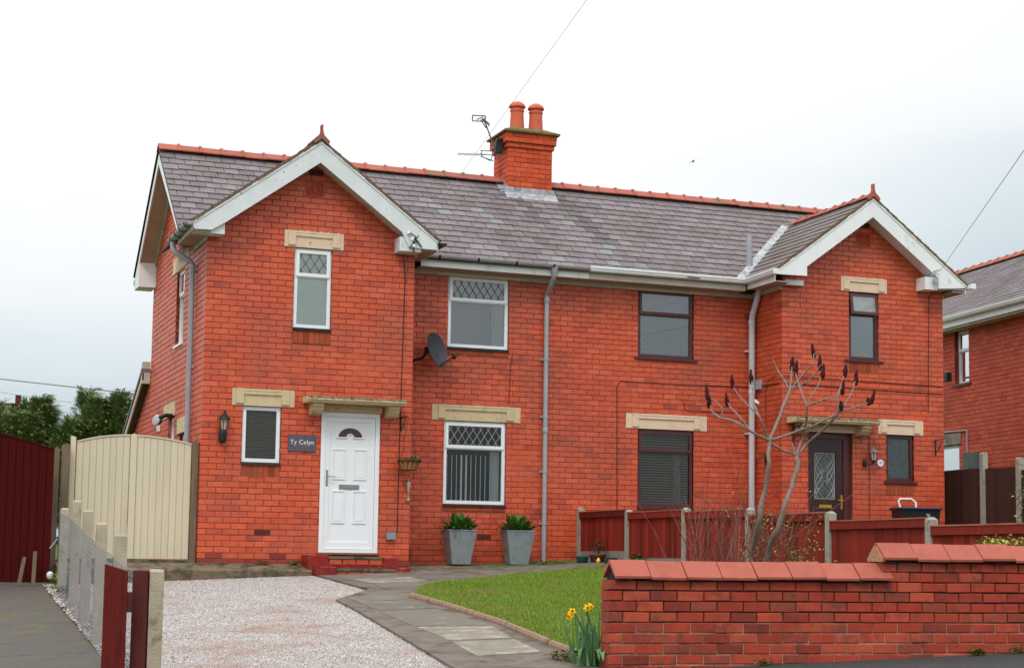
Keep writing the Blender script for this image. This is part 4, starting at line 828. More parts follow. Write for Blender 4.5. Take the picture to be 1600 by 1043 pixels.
# side eaves: fascia + soffit
for house, xf, xw, y1, mat, zb in ((HL, -.29, 0, 1.0, m_oldwhite, 4.86), (HL, 3.50, W1, .68, m_oldwhite, 4.84), (HR, X2-.30, X2, .68, m_white, 4.80), (HR, X3+.29, X3, 1.0, m_white, 4.86)):
    s_ = 1 if xf > xw else -1
    MB().box(min(xf, xf-s_*.022), max(xf, xf-s_*.022), -.285, y1, zb, 4.985).go('fascia', mat, house)
    a, b = sorted((xf-s_*.023, xw+s_*.003)); MB().box(a, b, -.285, y1, zb+.005, zb+.02).go('soffit', m_soffit, house)
    a, b = sorted((xw+s_*.002, xw+s_*.03)); MB().box(a, b, -.0, D0-.01, zb-.07, zb).go('frieze_board', m_cream_trim, house)
for house, xa, xb, mat in ((HL, 3.525, XP-.02, m_white), (HR, XP-.018, X2-.325, m_cream_trim)):
    MB().box(xa, xb, .68, .702, 4.775, 4.905).go('fascia', mat, house)
    MB().box(xa, xb, .703, D0-.002, 4.775, 4.79).go('soffit', m_soffit, house)
    MB().box(W1 if house is HL else xa, xb if house is HL else X2, D0-.025, D0-.003, 4.70, 4.773).go('frieze_board', m_cream_trim, house)
MB().box(3.9, 5.33, D0-.035, D0-.026, 4.70, 4.745).go('lintel', m_stone2, HL); MB().box(7.25, 8.78, D0-.035, D0-.026, 4.70, 4.742).go('lintel', m_stone2, HR)
# left gable verge
MB().yz([(YM, ZM-.02), (DR+.24, zmain(DR+.24)-.02), (DR+.24, zmain(DR+.24)-.2), (YM, ZM-.24)], -.30, -.278).go('bargeboard', m_white, HL)
MB().yz([(YM, ZM-.02), (.66, zmain(.66)-.02), (.66, zmain(.66)-.09), (YM, ZM-.24)], -.30, -.278).go('bargeboard', m_white, HL)
MB().yz([(YM, ZM-.21), (DR+.22, zmain(DR+.22)-.17), (DR+.22, zmain(DR+.22)-.185), (YM, ZM-.226)], -.277, -.002).yz([(YM, ZM-.21), (1.0, zmain(1.0)-.17), (1.0, zmain(1.0)-.185), (YM, ZM-.226)], -.277, -.002).go('soffit', m_soffit, HL)
MB().yz([(YM, ZM-.225), (DR-.1, zmain(DR-.1)-.19), (DR-.1, zmain(DR-.1)-.25), (YM, ZM-.285)], -.03, -.001).go('frieze_board', m_cream_trim, HL)
MB().yz([(DR-.25, 4.78), (DR+.25, 4.78), (DR+.25, zmain(DR+.25)-.03), (DR-.25, zmain(DR-.25)-.2), (DR-.25, 4.85)], -.298, -.002).go('eaves_box', m_white, HL)
MB().tube([(-.3, DR+.33, 4.93), (6, DR+.33, 4.93)], .055, 8).go('gutter', m_greyp, HL)
# lean-to roof at the rear left
MB().yz([(DR-.0, 3.38), (DR+2.3, 2.32), (DR+2.3, 2.25), (DR, 3.31)], -.16, 3.2).go('lean_to_roof', m_slate, HL)
MB().yz([(DR+.003, 3.30), (DR+2.25, 2.265), (DR+2.25, 2.14), (DR+.003, 3.175)], -.14, -.115).yz([(DR+.003, 3.5), (DR+.16, 3.38), (DR+.16, 3.12), (DR+.003, 3.12)], -.145, -.005).go('bargeboard', m_cream_trim, HL)
# ---- chimney
cxa, cxb, cya, cyb = 5.735, 6.568, 2.75, 3.51
mb = MB(); mb.box(cxa+.008, cxb-.008, cya+.008, cyb-.008, 6.2, 88*H).box(cxa-.022, cxb+.022, cya-.022, cyb+.022, 85*H, 86*H); mb.box(cxa-.057, cxb+.057, cya-.057, cyb+.057, 86*H, 88*H)
chim = mb.go('chimney', m_mortar, HL); CB = []
m_chb = M('chimney_brick', BR, sc=3.5, rmix=.7, rough=.75, bump=.3, bs=90, patch=srgb(66, 38, 32), psc=2.6, pt=(.60, .72), val=.08)
for k0, k1, e in ((73, 85, 0), (85, 86, .03), (86, 88, .065)):
    for O, D_, Nn, L in (((cxa-e, cya-e), (1, 0), (0, -1), cxb-cxa+2*e), ((cxa-e, cya-e), (0, 1), (-1, 0), cyb-cya+2*e), ((cxb+e, cya-e), (0, 1), (1, 0), cyb-cya+2*e), ((cxa-e, cyb+e), (1, 0), (0, 1), cxb-cxa+2*e)):
        f_ = Fr(O, D_, HL, 'c'); f_.N = Vector((Nn[0], Nn[1], 0))
        lay(f_, L, k0, k1, lead='quoin' if Nn == (0, -1) else 'return' if Nn[0] else 'plain', coll=CB, par=k0 % 2, tail='edge' if Nn == (0, -1) else 'plain')
emit(CB, chim, m_chb, limit=200)
mb = MB(); e = .11; P = [(cxa-e, cya-e), (cxb+e, cya-e), (cxb+e, cyb+e), (cxa-e, cyb+e)]
mb.add([(x, y, 88*H+.002) for x, y in P]+[(x, y, 88*H+.035) for x, y in P]+[(x*.55+.45*(cxa+cxb)/2, y*.55+.45*(cya+cyb)/2, 88*H+.14) for x, y in P], [(3,2,1,0)]+[(i, (i+1) % 4, (i+1) % 4+4, i+4) for i in range(4)]+[(i+4, (i+1) % 4+4, (i+1) % 4+8, i+8) for i in range(4)]+[(8,9,10,11)])
mb.go('flaunching', m_moss, chim)
m_pot = M('chimney_pot_clay', [srgb(196, 92, 68), srgb(210, 108, 80)], sc=4, rough=.8, bump=.2, patch=srgb(150, 70, 56), psc=4, pt=(.56, .75))
for x in (6.0, 6.36):
    b_ = 88*H+.06; mb = MB(); mb.lathe((x, 3.05+(x-6)*.0, b_), [(.135, 0), (.132, .1), (.118, .36), (.118, .40), (.130, .415), (.130, .435), (.118, .45), (.118, .475), (.150, .485), (.152, .505), (.128, .545), (.07, .585), (.02, .60)], 24); mb.go('chimney_pot', m_pot, chim, smooth=True)
# lead flashing
pz = lambda y, h: (y, zmain(y)+h)
mb = MB(); mb.box(cxa-.05, cxb+.05, cya-.012, cya-.001, zmain(cya)-.02, zmain(cya)+.13); mb.prism([(cxa-.07, cya-.002, zmain(cya)+.035), (cxa-.07, cya-.002, zmain(cya)+.045), (cxa-.07, cya-.17, zmain(cya-.17)+.032), (cxa-.07, cya-.17, zmain(cya-.17)+.025)], (cxb-cxa+.14, 0, 0))
for i in range(5): mb.box(cxa-.012, cxa-.001, cya+i*.075, cya+(i+1)*.075, zmain(cya+i*.075)-.03, zmain(cya+i*.075)+.16)
mb.prism([(cxa-.13, cya, zmain(cya)+.03), (cxa-.003, cya, zmain(cya)+.035), (cxa-.003, YM, ZM+.035), (cxa-.13, YM, ZM+.03)], (0, 0, .006)); mb.prism([(cxb+.003, cya, zmain(cya)+.035), (cxb+.09, cya, zmain(cya)+.03), (cxb+.09, YM, ZM+.03), (cxb+.003, YM, ZM+.035)], (0, 0, .006))
mb.go('flashing', m_lead, chim)
# valleys
for ap, s_, rf in ((APX2, -1, roofR), (APX1, 1, roofL)):
    def vp(y): x = ap+s_*(ZB_-zmain(y))/KB; return x
    a, b = .62, 2.50; e = s_*.15
    MB().prism([(vp(a)-s_*.03, a, zmain(a)+.034), (vp(a)+e, a, zmain(a)+.036), (vp(b)+e, b, zmain(b)+.036), (vp(b)-s_*.03, b, zmain(b)+.034)], (0, 0, .006)).go('valley_flashing', m_lead, rf)
MB().tube([(9.66, 1.1, 5.15), (9.66, 1.1, 5.80)], .058, 14).tube([(9.66, 1.1, 5.80), (9.66, 1.1, 5.86)], .05, 14).go('vent_pipe', m_greyp, roofR, smooth=True)
MB().tube([(3.42, .8, 5.0), (3.42, .8, 5.32)], .045, 10).tube([(3.42, .8, 5.32), (3.42, .8, 5.37)], .052, 10).go('vent_pipe', m_greyp, roofL, smooth=True)
# ---- gutters and downpipes
def halfround(p, q, r, n=8, th=.004):
    p, q = Vector(p), Vector(q); d = (q-p).normalized(); s_ = Vector((-d.y, d.x, 0)); P = []
    for i in range(n+1): t = math.pi+math.pi*i/n; P.append((math.cos(t)*r, math.sin(t)*r))
    for i in range(n, -1, -1): t = math.pi+math.pi*i/n; P.append((math.cos(t)*(r-th), math.sin(t)*(r-th)+.0))
    mb = MB(); mb.prism([p+s_*a+Vector((0, 0, b)) for a, b in P], q-p)
    for e in (p, q-d*.012): mb.prism([e+s_*math.cos(math.pi+math.pi*i/n)*(r+.004)+Vector((0, 0, math.sin(math.pi+math.pi*i/n)*(r+.004))) for i in range(n+1)], d*.012)
    return mb
def strap(p, q, r, xs_, mb):
    p, q = Vector(p), Vector(q); d = (q-p).normalized(); s_ = Vector((-d.y, d.x, 0))
    for x in xs_:
        c = p.lerp(q, x); mb.prism([c+s_*math.cos(math.pi+math.pi*i/8)*(r+.009)+Vector((0, 0, math.sin(math.pi+math.pi*i/8)*(r+.009))) for i in range(9)], d*.03)
a, b = (3.56, .615, 4.955), (XP-.04, .615, 4.945); g = halfround(a, b, .056).go('gutter', m_greyp, HL, smooth=50); 
for k_ in (.08, .31, .54, .77): t = MB(); strap(a, b, .056, (k_,), t); t.go('gutter_bracket', m_black, g)
a, b = (-.355, -.50, 4.965), (-.355, 1.15, 4.955); g = halfround(a, b, .06).go('gutter', m_greyp, HL, smooth=50); 
for k_ in (.1, .35, .6, .85): t = MB(); strap(a, b, .06, (k_,), t); t.go('gutter_bracket', m_black, g)
g = halfround((3.56, -.36, 4.965), (3.56, .57, 4.96), .056).go('gutter', m_black, HL, smooth=50)
og = [(0, 0), (-.075, 0), (-.095, .025), (-.095, .04), (-.11, .06), (-.11, .09), (-.10, .09), (-.10, .07), (-.0, .07)]
mb = MB(); y0 = .676; mb.prism([(XP-.03, y0+a, 4.885+b) for a, b in og], (X2-.325-XP+.03, 0, 0)); g = mb.go('gutter', m_white, HR)
mb = MB(); x0 = X2-.302; mb.prism([(x0+a, -.44, 4.905+b) for a, b in og], (0, 1.10, -.02)); mb.box(x0-.11, x0-.0, -.452, -.44, 4.905, 4.995); g2 = mb.go('gutter', m_white, HR)
for x in (XP+.35, XP+1.15, XP+1.95, XP+2.6): MB().prism([(x, y0+a*1.06, 4.883+b*1.02) for a, b in og], (.03, 0, 0)).go('gutter_bracket', m_white, g)
mb = MB(); x0 = X3+.292; mb.prism([(x0-a, -.42, 4.93+b) for a, b in og], (0, 1.3, -.0)); mb.box(x0, x0+.11, -.43, -.42, 4.93, 5.02); mb.go('gutter', m_white, HR)
def downpipe(pts, r, mat, house, clips, dirn=(0, 1, 0), collars=()):
    o = MB().tube(pts, r, 14).go('downpipe', mat, house, smooth=True)
    for z in clips:
        x, y = pts[-1][0], pts[-1][1]; mb = MB(); mb.lathe((x, y, z), [(r+.005, 0), (r+.005, .04)], 14); d = Vector(dirn); c = Vector((x, y, z+.02)); sidev = Vector((-d.y, d.x, 0)); mb.obox(c+d*(r+.02)-sidev*.0, d*.03, sidev*(r+.035), Vector((0, 0, .014))); mb.go('pipe_clip', mat, o)
    for z in collars: MB().lathe((pts[-1][0], pts[-1][1], z), [(r+.002, 0), (r+.007, .01), (r+.007, .08), (r+.002, .09)], 14).go('pipe_collar', mat, o, smooth=True)
    return o
downpipe([(5.80, .62, 4.90), (5.80, .62, 4.80), (5.80, .66, 4.74), (5.795, .86, 4.56), (5.795, .945, 4.50), (5.795, .95, 4.44), (5.795, .95, .05)], .04, m_greyp, HL, (.7, 1.55, 2.45, 3.4), collars=(4.36, 2.2))
MB().tube([(5.80, .63, 4.94), (5.80, .63, 4.82)], [.075, .05], 12).go('gutter_outlet', m_greyp, HL, smooth=True)
downpipe([(-.355, .95, 4.90), (-.355, .95, 4.80), (-.33, .93, 4.74), (-.10, .88, 4.60), (-.06, .87, 4.55), (-.058, .87, .05)], .042, m_greyp, HL, (4.44, 2.95), dirn=(1, 0, 0), collars=(4.46,))
downpipe([(9.62, .66, 4.86), (9.62, .70, 4.74), (9.615, .80, 4.55), (9.60, .86, 4.42), (9.60, .895, 4.30), (9.60, .90, .2)], .055, m_wpipe, HR, (3.75, 2.32), collars=(4.22, 3.0))
MB().tube([(9.62, .90, 2.94), (9.70, .84, 2.86), (9.78, .76, 2.90), (9.80, .70, 3.0), (9.80, .68, 3.06)], .028, 8).tube([(9.72, .62, 3.07), (9.88, .76, 3.07)], .03, 8).go('waste_pipe', m_white, HR, smooth=True)
MB().box(9.64, 9.76, .70, .85, 3.10, 3.26).go('pipe_hopper', m_greyp, HR)
# ---- cables pinned on the brickwork
def cable(pts, house, r=.006, mat=m_cable, name='cable'): return MB().tube(pts, r, 5).go(name, mat, house)
cable([(3.02, -.012, 4.80), (3.06, -.010, 4.5), (3.045, -.010, 3.4), (3.03, -.010, 2.3), (3.02, -.010, 1.2), (3.02, -.010, .55), (2.98, -.012, .46), (2.92, -.014, .47)], HL, .007, m_black)
cable([(W1+.03, D0-.012, 4.6), (W1+.025, D0-.012, 3.5), (W1+.1, D0-.02, 3.32), (W1+.3, D0-.03, 3.28)], HL, .007, m_black)
cable([(5.22, D0-.01, 3.47), (5.19, D0-.01, 3.3), (5.17, D0-.01, 2.66)], HL, .005)
cable([(7.12, D0-.01, .9), (7.10, D0-.01, 3.05), (7.16, D0-.01, 3.14), (8.3, D0-.01, 3.13), (9.66, D0-.01, 3.16)], HR, .006)
cable([(X2-.01, .95, 3.16), (X2-.01, .1, 3.14), (X2+.05, -.012, 3.13), (11.2, -.010, 3.11), (12.88, -.010, 3.10)], HR, .007)
cable([(X2-.012, .55, 2.3), (X2-.012, .55, 3.05), (X2-.012, .5, 3.22), (X2-.012, .3, 3.27), (X2+.02, -.012, 3.26), (11.1, -.010, 3.25), (12.88, -.010, 3.23)], HR, .005)
cable([(12.75, -.05, 4.86), (12.62, -.012, 4.82), (12.60, -.010, 4.0), (12.58, -.010, 2.75)], HR, .006, m_black)
cable([(8.35, D0-.03, 2.84), (8.36, D0-.012, 2.72), (8.45, D0-.01, 2.68), (9.5, D0-.01, 2.70)], HR, .005)
cable([(11.38, -.010, 2.45), (11.38, -.010, .5)], HR, .005, m_cable)
# ---------------------------------------------------------------- things fixed to the houses
def textmesh(txt, size, name, mat, parent, loc, extr=.003):
    cu = bpy.data.curves.new('t', 'FONT'); cu.body = txt; cu.size = size; cu.extrude = extr; cu.align_x = 'CENTER'; cu.align_y = 'CENTER'; cu.shear = .0; cu.space_character = 1.05
    t = bpy.data.objects.new('t', cu); COL.objects.link(t); dg = bpy.context.evaluated_depsgraph_get(); me = bpy.data.meshes.new_from_object(t.evaluated_get(dg)); bpy.data.objects.remove(t)
    me.name = name; me.materials.clear(); me.materials.append(mat); o = bpy.data.objects.new(name, me); COL.objects.link(o); o.location = loc; o.rotation_euler = (math.pi/2, 0, 0); attach(o, parent); return o
pl = MB().box(1.295, 1.715, -.022, -.004, 1.70, 1.95).go('name_plaque', m_sign, label='purple slate name plaque with white lettering left of the white door', cat='sign')
textmesh('Ty Celyn', .096, 'lettering', m_letter, pl, (1.505, -.0235, 1.835))
pq = MB().prism([(11.60+.062*math.cos(i*math.pi/12), -.004, 1.855+.062*math.sin(i*math.pi/12)) for i in range(24)], (0, -.012, 0)).go('number_plaque', m_letter, label='small round white house number plaque beside the brown door lantern', cat='sign')
textmesh('10', .06, 'number', M('blue_lettering', [srgb(40, 60, 120), srgb(50, 70, 130)], bump=0), pq, (11.60, -.0175, 1.855), .001)
def lantern(x, y, z, label, style):
    t = empty('wall_lantern', (x, y, z), label, 'lantern', 'wall lanterns beside the front doors')
    if style == 0:   # long half lantern with a sensor box under it
        MB().lathe((x, y-.075, z-.12), [(.03, 0), (.058, .02), (.062, .10), (.06, .17), (.05, .19)], 12).box(x-.04, x+.04, y-.07, y-.002, z-.1, z+.1).go('backplate', m_blackmetal, t, smooth=True)
        g = MB().lathe((x+.02, y-.085, z+.075), [(.042, 0), (.062, .15)], 6).go('lantern_glass', M('lantern_glass', [srgb(170, 150, 140), srgb(190, 175, 165)], rough=.15, bump=0, spec=.6), t)
        mb = MB()
        for i in range(6): a = i*math.pi/3; mb.tube([(x+.02+.043*math.cos(a), y-.085+.043*math.sin(a), z+.075), (x+.02+.064*math.cos(a), y-.085+.064*math.sin(a), z+.226)], .006, 5)
        mb.go('cage', m_blackmetal, t)
        MB().lathe((x+.02, y-.085, z+.226), [(.092, 0), (.088, .012), (.05, .055), (.028, .085), (.012, .09), (.014, .12), (.003, .145)], 12).go('lantern_cap', m_blackmetal, t, smooth=True)
    else:
        MB().tube([(x-.12, y-.004, z-.02), (x-.12, y-.05, z-.03), (x-.06, y-.10, z-.045), (x, y-.12, z-.01)], .014, 7).lathe((x-.12, y-.02, z-.08), [(.03, 0), (.04, .05), (.03, .12)], 8).go('arm', m_blackmetal, t, smooth=True)
        MB().lathe((x, y-.12, z), [(.05, 0), (.055, .02), (.045, .03)], 6).go('base', m_blackmetal, t)
        MB().lathe((x, y-.12, z+.03), [(.042, 0), (.062, .13)], 6).go('lantern_glass', MATS['lantern_glass'], t)
        mb = MB()
        for i in range(6): a = i*math.pi/3; mb.tube([(x+.043*math.cos(a), y-.12+.043*math.sin(a), z+.03), (x+.064*math.cos(a), y-.12+.064*math.sin(a), z+.16)], .006, 5)
        mb.go('cage', m_blackmetal, t)
        MB().lathe((x, y-.12, z+.16), [(.085, 0), (.05, .045), (.02, .07), (.008, .1)], 6).go('lantern_cap', M('mottled_cap', [srgb(70, 66, 58), srgb(140, 134, 120)], sc=30, bump=0), t)
lantern(.30, 0, 1.90, 'black iron lantern left of the small venetian-blind window', 0)
lantern(11.40, 0, 1.86, 'ornate dark lantern on a curved arm right of the brown front door', 1)
# floodlight and bits on the side wall
t = empty('security_light', (-.1, 2.8, 2.3), 'round grey security floodlight on the left side wall above the gate', 'light')
MB().tube([(-.002, 2.55, 2.36), (-.13, 2.52, 2.36), (-.2, 2.62, 2.33)], .035, 8).go('bracket', m_black, t, smooth=True)
mb = MB(); mb.lathe((0, 0, 0), [(.03, 0), (.07, .03), (.095, .10), (.095, .115), (.08, .12)], 16); o = mb.go('lamp_head', m_chrome, t, smooth=True); o.rotation_euler = (math.radians(78), 0, math.radians(-60)); o.location = (-.14, 2.85, 2.28); o.matrix_parent_inverse = Matrix.Translation(-WL[t.name])
MB().box(-.05, -.003, 3.86, 3.92, 2.2, 2.36).go('sensor_box', m_letter, label='small white sensor box on the left side wall', cat='sensor')
# satellite dish
t = empty('satellite_dish', (3.5, D0, 3.25), 'dark grey satellite dish on the recessed wall left of the upper window', 'satellite dish')
MB().tube([(3.38, D0-.004, 3.28), (3.44, D0-.12, 3.26), (3.60, D0-.24, 3.30), (3.68, D0-.30, 3.42)], .024, 8).box(3.34, 3.42, D0-.05, D0-.002, 3.18, 3.36).box(3.63, 3.73, D0-.33, D0-.25, 3.38, 3.48).go('bracket', m_black, t, smooth=True)
dc = Vector((3.80, D0-.36, 3.44)); ax = Vector((.58, -.78, .26)).normalized(); a1 = ax.cross(Vector((0, 0, 1))).normalized(); a2 = a1.cross(ax)
mb = MB(); nr, nc = 7, 28
for k_, off in ((0, 0), (1, -.012)):
    for i in range(nr+1):
        r_ = i/nr
        for j in range(nc): q = 2*math.pi*j/nc; mb.v.append(tuple(dc+a1*.25*r_*math.cos(q)+a2*.285*r_*math.sin(q)+ax*(.07*r_*r_-.05+off)))
    b_ = k_*(nr+1)*nc
    for i in range(nr):
        for j in range(nc): mb.f.append((b_+i*nc+j, b_+i*nc+(j+1) % nc, b_+(i+1)*nc+(j+1) % nc, b_+(i+1)*nc+j))
for j in range(nc): a = nr*nc+j; b = nr*nc+(j+1) % nc; mb.f.append((a, b, b+(nr+1)*nc, a+(nr+1)*nc))
mb.go('reflector', m_dish, t, smooth=60)
lnb = dc+ax*.30-a2*.22
MB().tube([dc-a2*.27+ax*.0, lnb-ax*.02], .011, 6).go('feed_arm', m_black, t); MB().lathe(lnb+Vector((0, 0, -.04)), [(.022, 0), (.036, .03), (.036, .07), (.026, .09)], 10).go('receiver_head', m_black, t, smooth=True)
MB().tube([lnb, lnb-Vector((.05, 0, .08)), dc-a2*.30-ax*.02, (3.45, D0-.12, 3.22)], .004, 5).go('cable', m_black, t)
# hanging basket on its bracket
t = empty('hanging_basket', (3.10, -.18, 1.46), 'small hanging basket with coir lining and trailing plant right of the white door', 'hanging basket')
MB().tube([(3.04, -.008, 2.30), (3.04, -.008, 2.06)], .012, 6).tube([(3.04, -.008, 2.27), (3.08, -.12, 2.285), (3.10, -.2, 2.28)], .008, 6).tube([(3.04, -.008, 2.08), (3.06, -.08, 2.16), (3.09, -.13, 2.28)], .007, 6).go('bracket', m_blackmetal, t)
cx_, cy_, cz_ = 3.12, -.22, 1.46
MB().lathe((cx_, cy_, cz_), [(.105, 0), (.115, .005), (.155, .10), (.165, .135), (.12, .13)], 18).go('liner', m_coir, t, smooth=True)
mb = MB()
for zz, rr in ((0, .11), (.145, .18), (.13, .176)): mb.tube([(cx_+rr*math.cos(i*math.pi/10), cy_+rr*math.sin(i*math.pi/10), cz_+zz) for i in range(21)], .005, 5)
for i in range(12): a = i*math.pi/6; mb.tube([(cx_+.112*math.cos(a), cy_+.112*math.sin(a), cz_), (cx_+.15*math.cos(a+.1), cy_+.15*math.sin(a+.1), cz_+.09), (cx_+.178*math.cos(a+.26), cy_+.178*math.sin(a+.26), cz_+.14)], .004, 4); mb.tube([(cx_+.15*math.cos(a+.1), cy_+.15*math.sin(a+.1), cz_+.09), (cx_+.178*math.cos(a-.06), cy_+.178*math.sin(a-.06), cz_+.14)], .004, 4)
mb.go('wire_frame', m_blackmetal, t)
mb = MB()
for i in range(4): a = i*math.pi/2+.4; mb.tube([(cx_+.175*math.cos(a), cy_+.175*math.sin(a), cz_+.14), (3.10, -.2, 2.27)], .002, 4)
mb.go('chain', m_blackmetal, t)
def leaves(n, c, rx, ry, rz, size, mat, parent, name='foliage', up=.5, shape=.35, clump=None, hollow=0., **kw):
    """many small bent leaves spread through an ellipsoid (or along clump centres)"""
    P = []
    c = np.array(c, float)
    for i in range(n):
        if clump: cc = clump[random.randrange(len(clump))]; p = np.array(cc)+np.array([random.gauss(0, rx), random.gauss(0, ry), random.gauss(0, rz)])
        else:
            while True:
                q = np.array([ru(-1, 1), ru(-1, 1), ru(-1, 1)]); d_ = np.linalg.norm(q)
                if hollow < d_ < 1: break
            p = c+q*np.array([rx, ry, rz])
        a = ru(0, 2*math.pi); el_ = ru(-.5, 1.0)*up*1.4; L = size*ru(.6, 1.3); d = np.array([math.cos(a)*math.cos(el_), math.sin(a)*math.cos(el_), math.sin(el_)]); s_ = np.array([-math.sin(a), math.cos(a), ru(-.5, .5)]); s_ /= np.linalg.norm(s_)
        m_ = p+d*L*.5+np.array([0, 0, L*.08]); e_ = p+d*L+np.array([0, 0, -L*.15])
        P += [p, m_+s_*L*shape*.5, e_, m_-s_*L*shape*.5]
    return fastmesh(name, np.array(P, dtype=np.float32), 4, tuple(c), mat, parent, **kw)
leaves(150, (cx_+.06, cy_, cz_+.17), .12, .1, .05, .05, M('basket_foliage', [srgb(70, 92, 40), srgb(104, 120, 60), srgb(130, 120, 84)], sc=20, rmix=.6, bump=0), t, 'plant')
# pendant ornament
t = empty('hanging_ornament', (3.178, -.03, 1.0), 'pale wooden fish ornament hanging on the brick corner under the basket', 'ornament')
MB().tube([(3.178, -.012, 1.34), (3.178, -.016, 1.29)], .003, 4).tube([(3.178, -.016, 1.12), (3.178, -.016, 1.04)], .003, 4).go('string', m_cream_trim, t)
MB().lathe((3.178, -.03, 1.10), [(.004, 0), (.014, .02), (.026, .10), (.034, .155), (.03, .175), (.018, .185), (.008, .20)], 10).go('drop', m_cream_trim, t, smooth=True)
MB().lathe((3.178, -.03, .98), [(.006, 0), (.03, .025), (.04, .04), (.01, .05), (.006, .07)], 8).go('finial', m_cream_trim, t, smooth=True)
# meter box, vents, hooks on the wall
MB().box(2.845, 2.985, -.06, -.003, .41, .52).go('cable_box', m_greybox, label='small grey cable box low on the wall right of the white door', cat='box')
def hook(x, y, z, label, s_=1):
    t = MB().tube([(x, y-.008, z+.12), (x, y-.008, z-.16)], .012, 6).tube([(x, y-.008, z+.1), (x+.02*s_, y-.24, z+.12), (x+.02*s_, y-.27, z+.16)], .008, 6).tube([(x, y-.008, z-.12), (x, y-.1, z-.06), (x+.01, y-.2, z+.10)], .007, 6).go('basket_bracket', m_blackmetal, label=label, cat='bracket', group='empty basket brackets on the right house')
hook(12.72, 0, 2.18, 'empty black basket bracket at the right edge of the right house'); hook(9.90, 0, 2.30, 'empty black basket bracket left of the brown front door behind the bare tree')
MB().box(9.64, 9.69, .42, .52, 1.78, 1.98).go('wall_fitting', m_blackmetal, label='small dark fitting on the side of the right bay behind the tree', cat='fitting')
# cable brackets at eaves
t = empty('cable_bracket', (3.08, -.33, 4.85), 'telephone cable bracket with insulators on the lower end of the left gable board', 'bracket')
mb = MB(); 
for a, b in (((3.02, -.32, 5.10), (3.10, -.40, 5.02)), ((3.10, -.40, 5.02), (3.06, -.36, 4.90)), ((3.06, -.36, 4.90), (3.10, -.34, 4.78)), ((3.12, -.33, 5.0), (3.22, -.33, 4.88)), ((3.02, -.33, 4.86), (3.14, -.34, 4.98)), ((3.10, -.35, 4.98), (3.16, -.36, 5.05))): mb.tube([a, b], .01, 6)
mb.go('bracket', m_black, t)
for p in ((3.05, -.37, 4.96), (3.08, -.37, 4.86), (3.0, -.35, 5.06)): MB().lathe(p, [(.012, 0), (.024, .01), (.024, .03), (.014, .05)], 8).go('insulator', m_letter, t, smooth=True)
t = MB().box(12.50, 12.58, -.36, -.32, 4.99, 5.07).tube([(12.56, -.34, 5.16), (12.50, -.35, 5.18), (12.44, -.35, 5.10), (12.46, -.35, 5.0), (12.5, -.34, 4.96), (12.53, -.33, 4.88)], .006, 6).tube([(12.5, -.33, 5.2), (12.6, -.38, 5.22)], .012, 6).go('cable_bracket', m_greyp, label='telephone cable bracket on the white gable board of the right house', cat='bracket')
# aerials on the chimney
t = empty('television_aerial', (5.66, 2.95, 7.4), 'grey television aerials on a leaning mast strapped to the chimney', 'aerial')
MB().tube([(5.60, 2.9, 7.20), (5.50, 2.9, 7.45), (5.33, 2.9, 7.86)], .014, 8).go('mast', m_alu, t)
MB().box(5.54, 5.68, 2.86, 2.96, 7.30, 7.50).box(5.56, 5.72, 2.85, 2.95, 7.52, 7.56).go('bracket', m_black, t)
mb = MB(); mb.tube([(5.28, 2.88, 7.88), (5.42, 2.9, 7.80)], .02, 6)
for a in ((5.10, 7.93, 5.34, 7.94), (5.10, 7.83, 5.34, 7.84), (5.10, 7.83, 5.10, 7.93), (5.34, 7.84, 5.34, 7.94), (5.18, 7.86, 5.3, 7.92), (5.26, 7.87, 5.36, 7.72), (5.32, 7.9, 5.42, 7.76)): mb.tube([(a[0], 2.9, a[1]), (a[2], 2.88, a[3])], .011, 6)
mb.go('panel_antenna', m_alu, t)
mb = MB(); A = Vector((4.80, 2.75, 7.17)); B = Vector((5.56, 2.92, 7.27)); mb.tube([A, B], .008, 6)
for i in range(12): c = A.lerp(B, i/16); mb.tube([c+Vector((-.02, -.12, 0)), c+Vector((.02, .12, 0))], .004, 4)
for z in (.05, -.06): mb.tube([B+Vector((-.28, 0, z)), B+Vector((-.04, 0, z*1.6-.02))], .009, 5)
mb.tube([B+Vector((-.28, 0, .05)), B+Vector((-.26, 0, -.06)), B+Vector((-.1, 0, -.12)), B+Vector((-.04, 0, .06))], .009, 5)
mb.go('yagi_antenna', m_alu, t)
MB().tube([(5.60, 2.85, 7.3), (5.62, 2.82, 6.9), (5.63, 2.80, 6.75)], .004, 4).go('cable', m_black, t)
# ---------------------------------------------------------------- overhead wires, pole
m_wirec = M('grey_wire', [srgb(130, 130, 132), srgb(145, 145, 147)], bump=0)
def wire(p, q, sag, r, label, n=14):
    p, q = Vector(p), Vector(q); MB().tube([p.lerp(q, i/n)-Vector((0, 0, sag*4*(i/n)*(1-i/n))) for i in range(n+1)], r, 5, False).go('overhead_wire', m_wirec, label=label, cat='wire')
wire((3.10, -.4, 5.03), Vector((3.10, -.4, 5.03)).lerp(at(960, -60, 9.), 2.2), .0, .0017, 'thin telephone wire rising from the left gable across the chimney into the sky')
wire((12.6, -.38, 5.2), Vector((12.6, -.38, 5.2)).lerp(at(1680, 120, 12.), 2.2), .0, .0035, 'thin telephone wire rising from the right gable to the upper right')
wire(at(-60, 585, 46), at(330, 628, 40), .0, .016, 'dark power cable crossing low in the sky left of the houses')
wire(at(-60, 600, 130), at(330, 640, 120), .5, .018, 'faint distant wire above the hedge trees')
po = at(28, 636, 75); t = empty('telegraph_pole', (po.x, po.y, 0), 'distant dark telegraph pole standing behind the hedge trees', 'pole')
MB().tube([(po.x, po.y, -.5), (po.x, po.y, at(28, 617, 75).z)], .13, 10).go('pole', m_darkpost, t); zt_ = at(28, 627, 75).z
